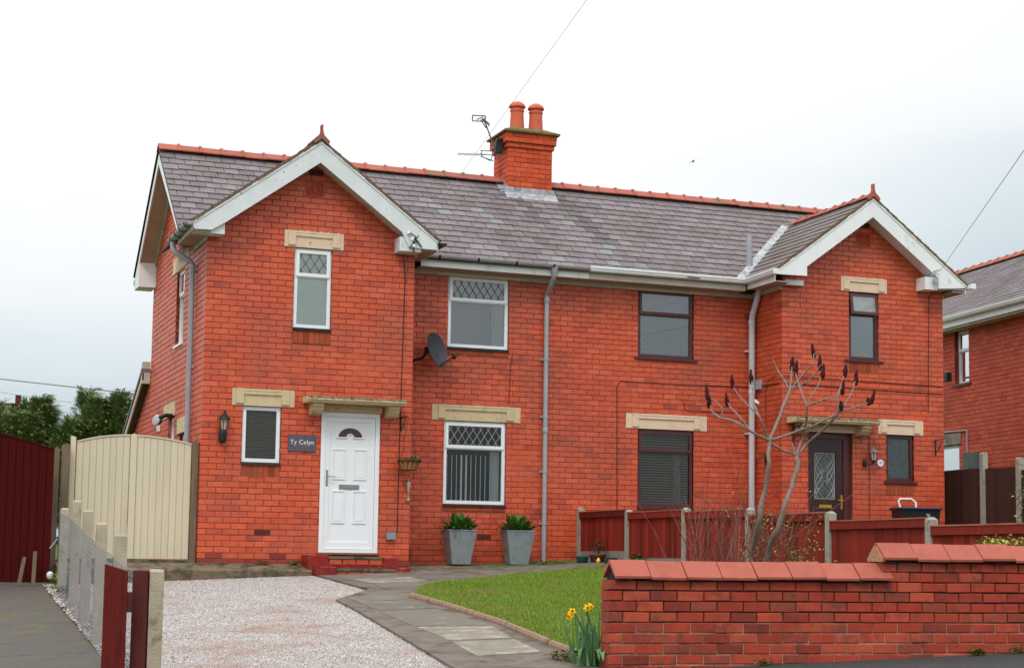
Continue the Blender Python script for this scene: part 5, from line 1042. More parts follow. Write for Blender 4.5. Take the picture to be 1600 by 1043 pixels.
MB().box(po.x-.7, po.x+.35, po.y-.05, po.y+.05, zt_-.2, zt_-.08).go('crossarm', m_darkpost, t)
# bird in flight
b_ = at(1083, 252, 40); t = empty('bird', b_, 'small dark bird gliding in the pale sky right of the chimney', 'bird')
dv = (_r2*.85+_u2*.42).normalized(); sv = dv.cross(_f).normalized()
mb = MB(); mb.tube([b_-_f*.10, b_-_f*.05, b_, b_+_f*.08, b_+_f*.14], [.004, .022, .026, .016, .004], 8); mb.go('body', m_black, t, smooth=True)
for s_ in (-1, 1): 
    P = [b_+dv*s_*.015-_f*.04, b_+dv*s_*.055-_f*.05+sv*-.005, b_+dv*s_*.105+_f*.0+sv*.004, b_+dv*s_*.055+_f*.02, b_+dv*s_*.015+_f*.05]; MB().prism(P, sv*.006).go('wing', m_black, t)
# ---------------------------------------------------------------- neighbouring house on the right
def Z3(px, py, z):
    v = _f+_r2*((px-PPX)/FPX)-_u2*((py-PPY)/FPX); k = (z-CAM.z)/v.z; return CAM+v*k
e0, e1 = Z3(1478, 499, 5.25), Z3(1600, 467, 5.25); ed = (e0-e1).normalized(); eo = Vector((-ed.y, ed.x, 0))
if eo.x > 0: eo = -eo
NB = empty('brick_house', e1+ed*3+Vector((3, 0, -5)), 'neighbouring brick house at the right edge seen from its side with white gutter', 'house')
wo = e1-ed*3.0-eo*.28; wo.z = 0
fN = Fr((wo.x, wo.y), (ed.x, ed.y), NB, 'n'); fN.N = eo.copy(); LN = 12.
def uN(px, py, y_=None):    # intersect pixel ray with the wall plane
    v = _f+_r2*((px-PPX)/FPX)-_u2*((py-PPY)/FPX); k = ((wo-CAM).dot(eo)-0)/v.dot(eo); p = CAM+v*k; return (p-wo).dot(ed), p.z
a_, b_2 = uN(1513, 512), uN(1491, 516); c_, d_ = uN(1513, 598), uN(1491, 604)
nw = (a_[0], b_2[0], c_[1], a_[1]); NBRK = []
la, lb = uN(1518, 500), uN(1478, 507); ln_ = (la[0], lb[0]+.0, nw[3]+.0, nw[3]+.17)
lw = uN(1502, 675); lw2 = uN(1502, 693); nl2 = (lw[0], lw[0]+1.5, lw2[1], lw[1]); nw2 = (nl2[0]+.1, nl2[1]-.1, lw2[1]-1.0, lw2[1])
for q in (nw, nw2): pass
lay(fN, LN, 0, 60, [nw, nw2, ln_, nl2], top=lambda u: 5.12, coll=NBRK, lead='plain')
mb = MB(); panel(fN, 0, LN, -.5, 5.1, [nw, nw2], mb=mb, w1=.2)
m_brick2 = M('neighbour_brick', [srgb(172, 72, 56), srgb(190, 84, 64), srgb(200, 92, 70), srgb(182, 78, 60)], sc=3.5, rmix=.6, rough=.8, bump=.2, patch=srgb(168, 80, 66), psc=.8, val=.05)
wn = mb.go('wall', m_mortar, NB)
emit(NBRK, wn, m_brick2, limit=300)
ENDB = lambda: emit(EB, [o for o in COL.objects if o.name.startswith('gable_wall')][0], m_brick2, limit=0)
for o in (ln_, nl2): MB().obox(fN.P((o[0]+o[1])/2, .02, (o[2]+o[3])/2), fN.D*((o[1]-o[0])/2), Vector((0, 0, (o[3]-o[2])/2-.004)), fN.N*.04).go('lintel', m_cream_trim if o is ln_ else m_grndb, NB)
window(fN, nw, NB, m_upvc, tr=nw[2]+(nw[3]-nw[2])*.62, gl=g_refl, sill=m_brown, sillext=.08, setb=.10, back=m_greyb); window(fN, nw2, NB, m_upvc, gl=g_refl, setb=.08, back=m_frost)
RM_ = Z3(1556, 412, 7.25); wr_ = (RM_-e1).dot(-eo); rd = ed.copy(); NE, FE = -3.3, 9.3
LNE = lambda off, t_, z: Vector((e1.x, e1.y, 0))+ed*t_-eo*off+Vector((0, 0, z))
E1, E0, R1, R0 = LNE(0, NE, 5.25), LNE(0, FE, 5.25), LNE(wr_, NE, 7.25), LNE(wr_, FE, 7.25); B1, B0 = LNE(2*wr_, NE, 5.25), LNE(2*wr_, FE, 5.25); dn_ = Vector((0, 0, -.06))
MB().prism([E1, R1, B1, B1+dn_, R1+dn_, E1+dn_], E0-E1).go('roof', m_deck, NB)
# near gable end and back wall of the neighbouring house
fE2 = Fr((0, 0), (1, 0), NB, 'ne'); p0 = fN.P(0, 0, 0); fE2.O = p0; fE2.D = -eo; fE2.N = -ed; WW = 2*wr_-.56; gt = lambda u: 5.1+(7.15-5.1)*(1-abs(u-WW/2)/(WW/2))
EB = []; lay(fE2, WW, 0, 84, top=gt, coll=EB, lead='plain'); MB().prism([p0+fE2.D*u+ed*.01+Vector((0, 0, z)) for u, z in ((0, -.5), (WW, -.5), (WW, 5.1), (WW/2, 7.15), (0, 5.1))], ed*.15).go('gable_wall', m_mortar, NB)
MB().prism([fN.P(0, WW, -.5), fN.P(LN, WW, -.5), fN.P(LN, WW, 5.1), fN.P(0, WW, 5.1)], eo*.12).prism([fN.P(LN-.02, w_, z) for w_, z in ((.2, -.5), (WW-.12, -.5), (WW-.12, 5.1), (WW/2, 7.1), (.2, 5.1))], -ed*.1).go('rear_wall', m_brick2, NB)
rn = [o for o in COL.objects if o.name.startswith('roof') and o.parent is NB][0]
ENDB()
slates(B1, ed, (R1-B1), (B0-B1).length, (R1-B1).length-.02, lambda c: True, rn, m_slate, limit=0, sw=.5, gauge=.4)
Vn = ((R0+R1)/2-(E0+E1)/2); Vn = Vn-ed*Vn.dot(ed); Ln = Vn.length
slates(E1, ed, Vn, (E0-E1).length, Ln, lambda c: True, rn, m_slatem if False else m_slate, limit=200)
L_ = (R0-R1).length; n = int(L_/.38)
for i in range(n):
    o = bpy.data.objects.new('ridge_tile', rm); COL.objects.link(o); o.location = R1+rd*(i+1)*.38+Vector((0, 0, .0)); o.rotation_euler = (0, 0, math.atan2(-rd.y, -rd.x)); o.scale = (.38/.35, 1, 1); attach(o, rn)
MB().prism([E1+eo*.0+Vector((0, 0, -.02)), E1+eo*.02+Vector((0, 0, -.02)), E1+eo*.02+Vector((0, 0, -.19)), E1+Vector((0, 0, -.19))], E0-E1).go('fascia', m_white, NB)
mb = MB(); mb.prism([E1+eo*(.022-a)+Vector((0, 0, -.06+b)) for a, b in og], E0-E1); g = mb.go('gutter', m_white, NB)
mb = MB(); mb.prism([E1-eo*.3+Vector((0, 0, -.23)), E1-eo*.001+Vector((0, 0, -.23)), E1-eo*.001+Vector((0, 0, -.21)), E1-eo*.3+Vector((0, 0, -.21))], E0-E1); mb.go('soffit', m_cream_trim, NB)
p = uN(1498, 590); t = empty('wall_floodlight', fN.P(p[0], -.2, p[1]), 'black floodlight on an arm beside the upper window of the neighbouring house', 'light')
MB().tube([fN.P(p[0]+.7, -.01, p[1]+.05), fN.P(p[0]+.2, -.2, p[1]+.06), fN.P(p[0]+.05, -.25, p[1]+.05)], .02, 6).go('arm', m_black, t); MB().obox(fN.P(p[0], -.28, p[1]), fN.D*.10, Vector((0, 0, .09)), fN.N*.06).go('lamp_head', m_black, t)
p = uN(1530, 720); MB().obox(fN.P(p[0], -.12, p[1]), fN.D*.25, Vector((0, 0, .17)), fN.N*.12).go('meter_cabinet', M('grey_green_cabinet', [srgb(80, 92, 90), srgb(96, 108, 106)], bump=0), label='grey-green cabinet on the neighbouring wall above the brown fence', cat='cabinet')
p = uN(1512, 672); q = uN(1513, 735); MB().tube([fN.P(p[0]+1.2, -.02, p[1]+.03), fN.P(p[0], -.02, p[1]), fN.P(q[0], -.02, q[1]-.6)], .018, 6).go('wall_pipe', m_greyp, NB)
# ---------------------------------------------------------------- brown boundary fence on the right
FX = 13.35; t = empty('brown_fence', (FX, -1.5, .4), 'tall dark brown boundary fence with concrete posts at the right edge', 'fence')
posts = [(FX, 1.45), (FX, -.52), (FX, -1.52), (FX, -3.4), (FX, -5.3)]
for i, (x, y) in enumerate(posts):
    zt_ = (2.07, 2.07, 1.93, 1.8, 1.7)[i]; mb = MB(); mb.box(x-.05, x+.05, y-.05, y+.05, zg(x, y)-.3, zt_-.03); mb.prism([(x-.05, y-.05, zt_-.029), (x+.05, y-.05, zt_-.029), (x+.03, y-.05, zt_), (x-.03, y-.05, zt_)], (0, .1, 0)); mb.go('post', m_cpost, t)
for i in range(len(posts)-1):
    ya, yb = posts[i+1][1]+.06, posts[i][1]-.06; n = max(3, int((yb-ya)/.125)); w_ = (yb-ya)/n; zt_ = (1.80, 1.78, 1.72, 1.6)[i]
    for k in range(n):
        MB().box(FX-.012-(.006 if k % 2 else 0), FX+.012-(.006 if k % 2 else 0), ya+k*w_+.001, ya+(k+1)*w_-.001, .25, zt_+ru(-.006, .006)).go('board', m_brownfence, t)
# shrub by the brown fence
t = empty('shrub', (13.0, -3.0, .3), 'leafy green and cream shrub in front of the brown fence at the right edge', 'shrub')
st = [(12.95+ru(-.2, .2), -2.9+ru(-.35, .35)) for _ in range(9)]; mb = MB(); cl = []
for x, y in st:
    tip = (x+ru(-.2, .2), y+ru(-.25, .25), ru(1.2, 1.75)); mb.tube([(x, y, .2), ((x+tip[0])/2+.04, y, .8), tip], [.012, .009, .004], 5); cl += [tuple(Vector((x, y, .4)).lerp(Vector(tip), k)) for k in (.5, .7, .85, 1)]
mb.go('stem', m_bark, t); leaves(700, (13, -3, 1.0), .10, .12, .12, .07, m_leafy, t, clump=cl); leaves(500, (13, -3, .7), .10, .12, .12, .07, m_leafd, t, clump=cl)
# ---------------------------------------------------------------- red fence between the gardens
RX = 6.45; PY = [1.0-.04, -.98, -2.98, -4.92, -6.99, -9.14, -11.2]; PZ = [1.0, .91, .895, .846, .75, .637, .52]; PTOP = [.925, .873, .835, .745, .635, .545]
t = empty('red_fence', (RX, -4.5, 0), 'low red stained timber fence with concrete posts dividing the two front gardens', 'fence')
for y, z in zip(PY, PZ):
    mb = MB(); e = .052; mb.box(RX-e, RX+e, y-e, y+e, zg(RX, y)-.3, z-.025); mb.add([(RX-e, y-e, z-.025), (RX+e, y-e, z-.025), (RX+e, y+e, z-.025), (RX-e, y+e, z-.025), (RX-.02, y-.02, z+.005), (RX+.02, y-.02, z+.005), (RX+.02, y+.02, z+.005), (RX-.02, y+.02, z+.005)], [(3,2,1,0),(4,5,6,7),(0,1,5,4),(1,2,6,5),(2,3,7,6),(3,0,4,7)]); mb.go('post', m_cpost, t)
for i in range(6):
    ya, yb = PY[i+1]+.054, PY[i]-.054; za, zb = PZ[i+1]-.03, PZ[i]-.055
    if i: zb = PZ[i]-.045
    zt_ = PTOP[i]; z0 = (zg(RX, ya)+zg(RX, yb))/2
    MB().box(RX-.03, RX+.03, ya, yb, z0+.0, z0+.17).go('gravel_board', m_grndb, t)
    n = max(8, round((yb-ya)/.098)); w_ = (yb-ya)/n
    for k in range(n):
        a, b = ya+k*w_, ya+(k+1)*w_-.004; MB().prism([(RX-.008, a, z0+.172), (RX-.024, b, z0+.172), (RX-.002, b, z0+.172), (RX-.002, a, z0+.172)], (0, 0, zt_-.05-z0-.172+ru(-.004, .004))).go('board', m_redfence, t)
    MB().box(RX-.052, RX-.027, ya, yb, zt_-.105, zt_-.012).go('rail', m_redfence, t); MB().box(RX-.06, RX+.02, ya, yb, zt_-.011, zt_+.006).go('capping', M('pale_capping', [srgb(176, 110, 88), srgb(150, 70, 52)], sc=8, stretch=(3, .3, 3), rough=.8), t)
    MB().box(RX-.003, RX+.035, ya, yb, z0+.3, z0+.37).go('rail', m_redfence, t)
# ---------------------------------------------------------------- garden wall in front
GD = Vector((.9957, -.0924, 0)); GO = Vector((1.180, -12.316, -.045)); GL = 6.0; S2 = 2.47
gw = empty('garden_wall', (1.2, -12.2, -1.0), 'red brick garden wall with stepped saddleback tile coping in the right foreground', 'wall')
fG = Fr((GO.x, GO.y), (GD.x, GD.y), gw, 'g'); fG.O.z = GO.z; GB = []; h_ = .0868
lay(fG, GL, -12, 0, lead='quoin', coll=GB, h=h_, jt=.010, par=1, dep=.09, jz=.003)
lay(fG, GL, 0, 2, lead='quoin', coll=GB, h=h_, jt=.010, par=1, u0=S2, dep=.09, jz=.003)
MB().obox(fG.P(GL/2+.006, .1125, -8*h_), GD*(GL/2-.006), Vector((0, 0, 4*h_-.002)), fG.N*.1035).go('wall_core', M('pale_wall_mortar', [srgb(140, 104, 88), srgb(178, 142, 124)], sc=5, rough=.95, bump=.6, patch=srgb(100, 60, 48), psc=4, pt=(.52, .64)), gw)
mb = MB(); mb.obox(fG.P(GL/2+.006, .1125, -2*h_), GD*(GL/2-.006), Vector((0, 0, 2*h_)), fG.N*.0955); mb.obox(fG.P((GL+S2)/2+.006, .1125, h_+.001), GD*((GL-S2)/2-.006), Vector((0, 0, h_)), fG.N*.0985)
core = mb.go('wall_core', m_gmortar, gw); t_ = []
for i, b in enumerate(GB):
    fr, u0, u1, z0, z1, d = b; d = .216 if u0 < .01 and d > .2 else .10; L = u1-u0; me = brickmesh(L, d, z1-z0, m_gbrick, .006)
    o = bpy.data.objects.new('brick', me); COL.objects.link(o); o.location = fr.P((u0+u1)/2, ru(-.004, .003), (z0+z1)/2); o.rotation_euler = (ru(-.01, .01), ru(-.008, .008), math.atan2(GD.y, GD.x)+ru(-.008, .008)); attach(o, gw)
fE = Fr((GO.x, GO.y), (GD.x, GD.y), gw, 'e')
for k in range(-12, 0):
    if (k+1) % 2 == 0:
        me = brickmesh(.228, .10, .0768, m_gbrick, .006); o = bpy.data.objects.new('brick', me); COL.objects.link(o); o.location = fG.P(.115, .115, (k+.5)*h_); o.rotation_euler = (0, 0, math.atan2(GD.y, GD.x)); attach(o, gw)
hw, hh = .165, .135; t = MB(); Lt = .316
t.prism([(0, a, b) for a, b in ((-hw, 0), (-.012, hh-.004), (.012, hh-.004), (hw, 0), (hw-.004, -.020), (.0, hh-.036), (-hw+.004, -.020))], (Lt-.004, 0, 0))
tme = bpy.data.meshes.new('coping_tile'); tme.from_pydata(t.v, [], t.f); tme.materials.append(m_coping)
for s0, s1, zb in ((.035, 2.56, -.012), (S2-.0, GL, .162)):
    n = round((s1-s0)/Lt)
    for i in range(n):
        o = bpy.data.objects.new('coping_tile', tme); COL.objects.link(o); p = GO*Vector((1, 1, 0))+GD*(s0+i*(s1-s0)/n)-fG.N*(.11+ru(-.004, .004)); o.location = (p.x, p.y, zb+ru(-.006, .006)); o.scale = ((s1-s0)/n/Lt*.988, 1, 1)
        o.rotation_euler = (ru(-.03, .03), ru(-.014, .014), math.atan2(GD.y, GD.x)+ru(-.016, .016)); attach(o, gw)
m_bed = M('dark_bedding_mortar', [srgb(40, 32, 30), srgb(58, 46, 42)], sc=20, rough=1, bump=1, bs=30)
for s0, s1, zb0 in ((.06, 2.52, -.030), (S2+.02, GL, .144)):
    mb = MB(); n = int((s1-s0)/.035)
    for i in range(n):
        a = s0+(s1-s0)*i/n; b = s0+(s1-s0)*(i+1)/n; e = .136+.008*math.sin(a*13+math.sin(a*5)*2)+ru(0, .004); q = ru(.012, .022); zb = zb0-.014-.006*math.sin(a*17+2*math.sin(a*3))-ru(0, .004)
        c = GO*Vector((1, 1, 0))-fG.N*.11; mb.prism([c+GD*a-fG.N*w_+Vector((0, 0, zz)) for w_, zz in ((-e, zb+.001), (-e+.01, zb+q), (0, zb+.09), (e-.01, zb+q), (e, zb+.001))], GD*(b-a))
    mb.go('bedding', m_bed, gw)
c = GO*Vector((1, 1, 0))-fG.N*.11+GD*(S2-.01); MB().prism([c-fG.N*w_+Vector((0, 0, zz)) for w_, zz in ((-.14, .131), (-.14, .16), (-.02, .265), (.02, .265), (.14, .16), (.14, .131))], GD*.03).go('end_mortar', M('buff_mortar', [srgb(150, 96, 66), srgb(180, 140, 104), srgb(110, 70, 56)], sc=20, rough=1, bump=1, bs=40), gw)
# ---------------------------------------------------------------- left foreground posts and wire fence
FY = [(-2.13, -2.3, .715), (-2.19, -4.2, .757), (-2.29, -6.2, .594), (-2.40, -8.3, .42), (-2.50, -10.4, .287), (-2.575, -12.85, .01)]
t = empty('wire_fence', (-2.3, -7, -.6), 'low chain-link wire fence on mossy concrete posts between the two driveways', 'fence')
for i, (x, y, z) in enumerate(FY):
    e = .05; mb = MB(); mb.box(x-e, x+e, y-e, y+e, zg(x, y)-.4, z-.02); mb.add([(x-e, y-e, z-.02), (x+e, y-e, z-.02), (x+e, y+e, z-.02), (x-e, y+e, z-.02), (x-e+.02, y-e+.02, z), (x+e-.02, y-e+.02, z), (x+e-.02, y+e-.02, z), (x-e+.02, y+e-.02, z)], [(4,5,6,7),(0,1,5,4),(1,2,6,5),(2,3,7,6),(3,0,4,7)])
    mb.go('post', m_ppost, t)
def mx_(y): 
    k = np.interp(y, [f_[1] for f_ in FY][::-1], [f_[0] for f_ in FY][::-1]); return float(k)-.062
def mtop(y): return float(np.interp(y, [-12.8, -11.8, -9.3, -7, -5, -2.3], [-.06, .0, .17, .33, .48, .66]))
mb = MB(); Y0, Y1 = -12.8, -2.3; Hm = .95; pit = .09
def mpnt(s_, v): y = Y0+s_; tp = mtop(y); bt = zg(mx_(y), y)+.02; return Vector((mx_(y)+.004*math.sin(s_*2.1+v*2), y, bt+(tp-bt)*v+.006*math.sin(s_*3)))
Ls = Y1-Y0
for sg in (1, -1):
    s_ = -Hm if sg > 0 else 0
    while s_ < Ls+(0 if sg > 0 else Hm):
        pts = []
        for k in range(9):
            v = k/8; q = s_+sg*Hm*v
            if 0 <= q <= Ls: pts.append(mpnt(q, v))
        if len(pts) > 1: mb.tube(pts, .0013, 3, False)
        s_ += pit
mb.go('wire_mesh', m_wire, t, kind='stuff')
mb = MB()
for v in (.02, .5, 1.0): mb.tube([mpnt(Ls*i/40, v)-Vector((.003, 0, 0)) for i in range(41)], .002, 4, False)
mb.go('line_wire', m_wire, t)
# red gate stile, bracket, brown timber and pale concrete posts at the front
def upright(pxa, pxb, D, th, ztopl, ztopr, name, mat, label, cat, yaw=.0, zb=None, parent=None, cham=.0):
    A, B = at(pxa, 900, D), at(pxb, 900, D); A.z = B.z = 0; d = (B-A).normalized(); d = Matrix.Rotation(yaw, 3, 'Z') @ d; L = (B-A).length; B = A+d*L; n_ = Vector((-d.y, d.x, 0)); zb_ = zg(A.x, A.y)-.3 if zb is None else zb
    mb = MB(); mb.prism([Vector((A.x, A.y, zb_)), Vector((B.x, B.y, zb_)), Vector((B.x, B.y, ztopr)), Vector((A.x, A.y, ztopl))], n_*th)
    o = mb.go(name, mat, parent, **({} if parent else dict(label=label, cat=cat))); bv = o.modifiers.new('b', 'BEVEL'); bv.width = .006; bv.segments = 2; return o
upright(163, 199, 12.0, .045, .045, -.005, 'gate_stile', m_stile, 'red painted upright timber board at the front left of the drives', 'timber post', yaw=.25)
upright(207, 231, 12.2, .09, -.0, -.0, 'timber_post', m_darkpost, 'dark brown timber post between the red board and the pale concrete post', 'post')
upright(232, 252, 12.25, .1, .008, .008, 'concrete_post', m_ppost, 'pale concrete post at the front left corner of the gravel drive', 'post')
upright(197, 207, 12.05, .04, -.15, -.15, 'hinge_block', m_darkpost, 'small dark block joining the red board to the brown timber post', 'hinge', zb=-.29)
# ---------------------------------------------------------------- cream double gate
GY = .12; t = empty('cream_gate', (-.95, GY, .02), 'cream painted arched double gate of vertical boards beside the left house', 'gate')
def arch(x, x0, xc, x1, z0, zc, z1): return zc-(zc-z0)*((xc-x)/(xc-x0))**2 if x < xc else zc-(zc-z1)*((x-xc)/(x1-xc))**2
ga_ = lambda x: arch(x, -1.755, -.97, -.11, 1.725, 1.845, 1.745)
for side, xa, xb in ((0, -1.752, -1.0), (1, -.90, -.115)):
    n = 8; wd = (xb-xa)/n
    lf = MB().box(xa, xb, GY+.024, GY+.06, .35, .45).box(xa, xb, GY+.024, GY+.06, 1.35, 1.45).go('gate_frame', m_creamgate, t)
    for i in range(n):
        a, b = xa+i*wd+.0015, xa+(i+1)*wd-.0015; MB().xz([(a+.004, .075), (b-.004, .075), (b-.004, ga_(b)), (a+.004, ga_(a))], GY, GY+.004).xz([(a, .075), (b, .075), (b, ga_(b)), (a, ga_(a))], GY+.004, GY+.022).go('board', m_creamgate, t)
    mb = MB(); m_ = 10
    for i in range(m_): a = xa+(xb-xa)*i/m_; b = xa+(xb-xa)*(i+1)/m_; mb.xz([(a, ga_(a)+.001), (b, ga_(b)+.001), (b, ga_(b)+.022), (a, ga_(a)+.022)], GY-.012, GY+.035)
    mb.go('arch_capping', m_creamgate, t)
MB().xz([(-.995, .075), (-.905, .075), (-.905, 1.86), (-.95, 1.885), (-.995, 1.86)], GY-.025, GY+.02).go('meeting_stile', m_creamgate, t)
MB().xz([(-1.83, .0), (-1.765, .0), (-1.765, 1.80), (-1.83, 1.815)], GY-.03, GY+.07).go('gate_post', m_creamgate, t); MB().box(-.098, -.012, GY-.02, GY+.08, .02, 1.80).go('gate_post', m_greywood, t)
for x0, y0, zt_, lab, wx in ((-1.965, -.05, 1.70, 'weathered timber post with a slanted top left of the cream gate', .115), (-2.075, -.1, 1.64, 'thin weathered timber post beside the dark red gate', .07)):
    MB().xz([(x0, -.4), (x0+wx, -.4), (x0+wx, zt_-.04), (x0+wx*.6, zt_), (x0, zt_-.03)], y0, y0+.1).go('timber_post', m_greywood, label=lab, cat='post')
MB().box(-1.85, -.02, GY-.05, GY+.12, .0, .066).go('gate_threshold', m_ledge, kind='structure')
# neighbour's red gate
RY = -.42; t = empty('red_gate', (-3.0, RY, -.3), 'dark oxblood red arched gate of vertical boards at the left edge', 'gate')
gr_ = lambda x: 1.565+.24*math.sin(min(1, (-2.10-x)/1.25)*math.pi/2) if x > -3.35 else 1.565+.24*math.sin(min(1, max(0, (x+4.6))/1.25)*math.pi/2)
for side, xa, xb in ((0, -3.34, -2.105), (1, -4.6, -3.36)):
    n = 12; wd = (xb-xa)/n
    MB().xz([(xa, -.26), (xb, -.26), (xb, gr_(xb)-.02), (xa, gr_(xa)-.02)], RY+.0245, RY+.0255).box(xa, xb, RY+.026, RY+.06, .0, .1).box(xa, xb, RY+.026, RY+.06, 1.1, 1.2).go('gate_frame', m_redgate, t)
    for i in range(n):
        a, b = xa+i*wd+.0015, xa+(i+1)*wd-.0015; MB().xz([(a+.005, -.27), (b-.005, -.27), (b-.005, gr_(b)), (a+.005, gr_(a))], RY, RY+.006).xz([(a, -.27), (b, -.27), (b, gr_(b)), (a, gr_(a))], RY+.006, RY+.024).go('board', m_redgate, t)
    mb = MB(); m_ = 12
    for i in range(m_): a = xa+(xb-xa)*i/m_; b = xa+(xb-xa)*(i+1)/m_; mb.xz([(a, gr_(a)), (b, gr_(b)), (b, gr_(b)+.02), (a, gr_(a)+.02)], RY-.01, RY+.035)
    mb.go('arch_capping', m_redgate, t)
MB().tube([(-2.12, RY-.04, .20), (-2.02, RY-.05, .34)], .012, 6).go('gate_bolt', m_wire, t)
leaves(260, (-2.0, -1.3, -.22), .16, .3, .12, .07, m_leafb, None, 'weed_clump', label='bright green weeds at the foot of the dark red gate', cat='weeds', kind='stuff', hollow=0)
leaves(160, (-2.12, -2.6, -.33), .09, .3, .05, .05, m_leafd, None, 'weed_clump', label='low green weeds against the foot of the wire fence', cat='weeds', kind='stuff')
MB().lathe((-2.17, -1.15, -.22), [(.01, 0), (.035, .02), (.048, .06), (.04, .09), (.015, .11)], 12).go('plastic_ball', M('white_plastic', [srgb(190, 190, 200), srgb(210, 208, 216)], bump=0), label='pale white plastic ball in the weeds by the dark red gate', cat='ball', smooth=True)
MB().xz([(-2.55, -.3), (-2.50, -.3), (-2.44, .08), (-2.49, .08)], -.62, -.58).xz([(-2.36, -.3), (-2.31, -.3), (-2.30, .16), (-2.35, .16)], -.60, -.56).go('timber_offcuts', m_greywood, label='two short timber offcuts leaning against the dark red gate', cat='timber')
# ---------------------------------------------------------------- planters
def planter(loc, rot, label):
    t = empty('zinc_planter', (0, 0, 0), label, 'planter', 'tapered zinc planters under the window')
    a, b, hgt, th = .15, .228, .54, .012; V = []
    for r_, z in ((a, 0), (b, hgt-.02), (b+.008, hgt-.018), (b+.008, hgt), (b-th, hgt), (b-th-.01, hgt-.05)):
        V += [(-r_, -r_, z), (r_, -r_, z), (r_, r_, z), (-r_, r_, z)]
    F = [(3, 2, 1, 0)]+[(k*4+i, k*4+(i+1) % 4, (k+1)*4+(i+1) % 4, (k+1)*4+i) for k in range(5) for i in range(4)]+[(20, 21, 22, 23)]
    o = MB().add(V, F).go('planter_body', m_zinc, t); bv = o.modifiers.new('b', 'BEVEL'); bv.width = .006; bv.segments = 2
    MB().box(-b+.03, b-.03, -b+.03, b-.03, hgt-.06, hgt-.035).go('soil', m_soil, t)
    P = []; rr = random.Random(int(loc[0]*10))
    for i in range(150):      # broad arching leaves
        az = rr.uniform(0, 2*math.pi); r0 = rr.uniform(0, .15); base = Vector((r0*math.cos(az), r0*math.sin(az), hgt-.04)); L = rr.uniform(.20, .36); lean = rr.uniform(.1, 1.15); d = Vector((math.cos(az)*math.sin(lean), math.sin(az)*math.sin(lean), math.cos(lean))); s_ = Vector((-math.sin(az), math.cos(az), 0)); w_ = rr.uniform(.016, .03)
        p1 = base+d*L*.35; p2 = base+d*L*.75+Vector((0, 0, -.02*lean)); p3 = base+d*L+Vector((0, 0, -.07*lean)); up = Vector((0, 0, w_*.35))
        P += [base, p1-s_*w_+up, p1, p1+s_*w_+up][:0]
        for q in ((base, p1-s_*w_+up, p2-s_*w_+up, p2), (base, p2, p2+s_*w_+up, p1+s_*w_+up), (p2, p2-s_*w_+up, p3, p2+s_*w_+up)): P += q
    fastmesh('plant', np.array([tuple(v) for v in P], dtype=np.float32), 4, (0, 0, hgt), m_leafd, t)
    leaves(160, (0, 0, hgt), .2, .2, .02, .03, M('white_bedding_flowers', [srgb(170, 176, 150), srgb(120, 132, 96), srgb(200, 200, 186)], sc=9, rmix=.8, bump=0), t, 'flowers', hollow=.5)
    t.location = loc; t.rotation_euler = (0, 0, rot)
planter((4.20, .55, .045), math.radians(-2), 'left zinc planter with green leafy plant beside the brick corner')
planter((5.18, .55, .052), math.radians(-4), 'right zinc planter with green leafy plant next to the grey downpipe')
# small pots by the fence
MB().lathe((6.02, -.15, .05), [(.05, 0), (.085, .05), (.095, .12), (.10, .145), (.085, .14)], 16).go('plant_pot', m_gpot, label='small green glazed pot between the downpipe and the brown pot', cat='pot', smooth=True)
t = empty('plant_pot', (6.24, -.25, .0), 'brown pot with heathery twigs beside the first fence post', 'pot')
MB().lathe((6.24, -.25, .035), [(.09, 0), (.12, .15), (.135, .155), (.138, .19), (.12, .185)], 18).go('pot_body', m_bpot, t, smooth=True); leaves(200, (6.24, -.25, .33), .14, .14, .12, .05, M('heather', [srgb(96, 62, 52), srgb(86, 80, 52), srgb(120, 70, 70)], sc=20, rmix=.7, bump=0), t, 'plant')
MB().tube([(6.17, -.42, .10), (6.19, -.42, .17)], .02, 7).lathe((6.18, -.42, .09), [(.01, 0), (.035, .03), (.03, .05), (.008, .08)], 8).go('yellow_ornament', m_yellow, t)
MB().lathe((6.30, -.62, .035), [(.06, 0), (.09, .05), (.10, .12), (.105, .14), (.09, .135)], 16).go('plant_pot', m_gpot, label='second small green glazed pot on the lawn edge right of the brown pot', cat='pot', smooth=True)
leaves(150, (5.6, .1, .08), .35, .25, .04, .05, m_leafd, None, 'weed_clump', label='low green weeds on the ledge beside the grey downpipe foot', cat='weeds', kind='stuff')
leaves(60, (.95, -.1, .03), .12, .05, .04, .05, m_leafd, None, 'weed_clump', label='left small tuft of weeds on the ledge below the air brick', cat='weeds', kind='stuff')
leaves(60, (1.45, -.1, .03), .12, .05, .04, .05, m_leafd, None, 'weed_clump', label='right small tuft of weeds on the ledge beside the red steps', cat='weeds', kind='stuff')
leaves(90, (3.45, .9, .18), .08, .06, .12, .05, M('yellow_green_moss_leaves', [srgb(110, 112, 40), srgb(80, 92, 36)], sc=9, bump=0), None, 'weed_clump', label='yellow-green weed growing from the brickwork left of the planter', cat='weeds', kind='stuff')
for i, (s_, n_) in enumerate(((1.35, 70), (3.35, 120), (3.75, 60))):
    p = GO+GD*s_+fG.N*.06; leaves(n_, (p.x, p.y, zg(p.x, p.y)+.03), .09, .04, .035, .035, m_leafd, None, 'weed_clump', label=('thin weeds at the foot of the garden wall below the single coping course', 'largest green weed at the foot of the garden wall at the lower right', 'small weed at the foot of the garden wall near the right edge')[i], cat='weeds', kind='stuff')
leaves(260, (1.12, -11.6, -.70), .16, .3, .05, .05, M('dry_weeds', [srgb(100, 104, 50), srgb(128, 112, 78), srgb(84, 92, 40)], sc=9, rmix=.7, bump=0), None, 'weed_clump', label='dry weeds over the kerb beside the daffodils', cat='weeds', kind='stuff')
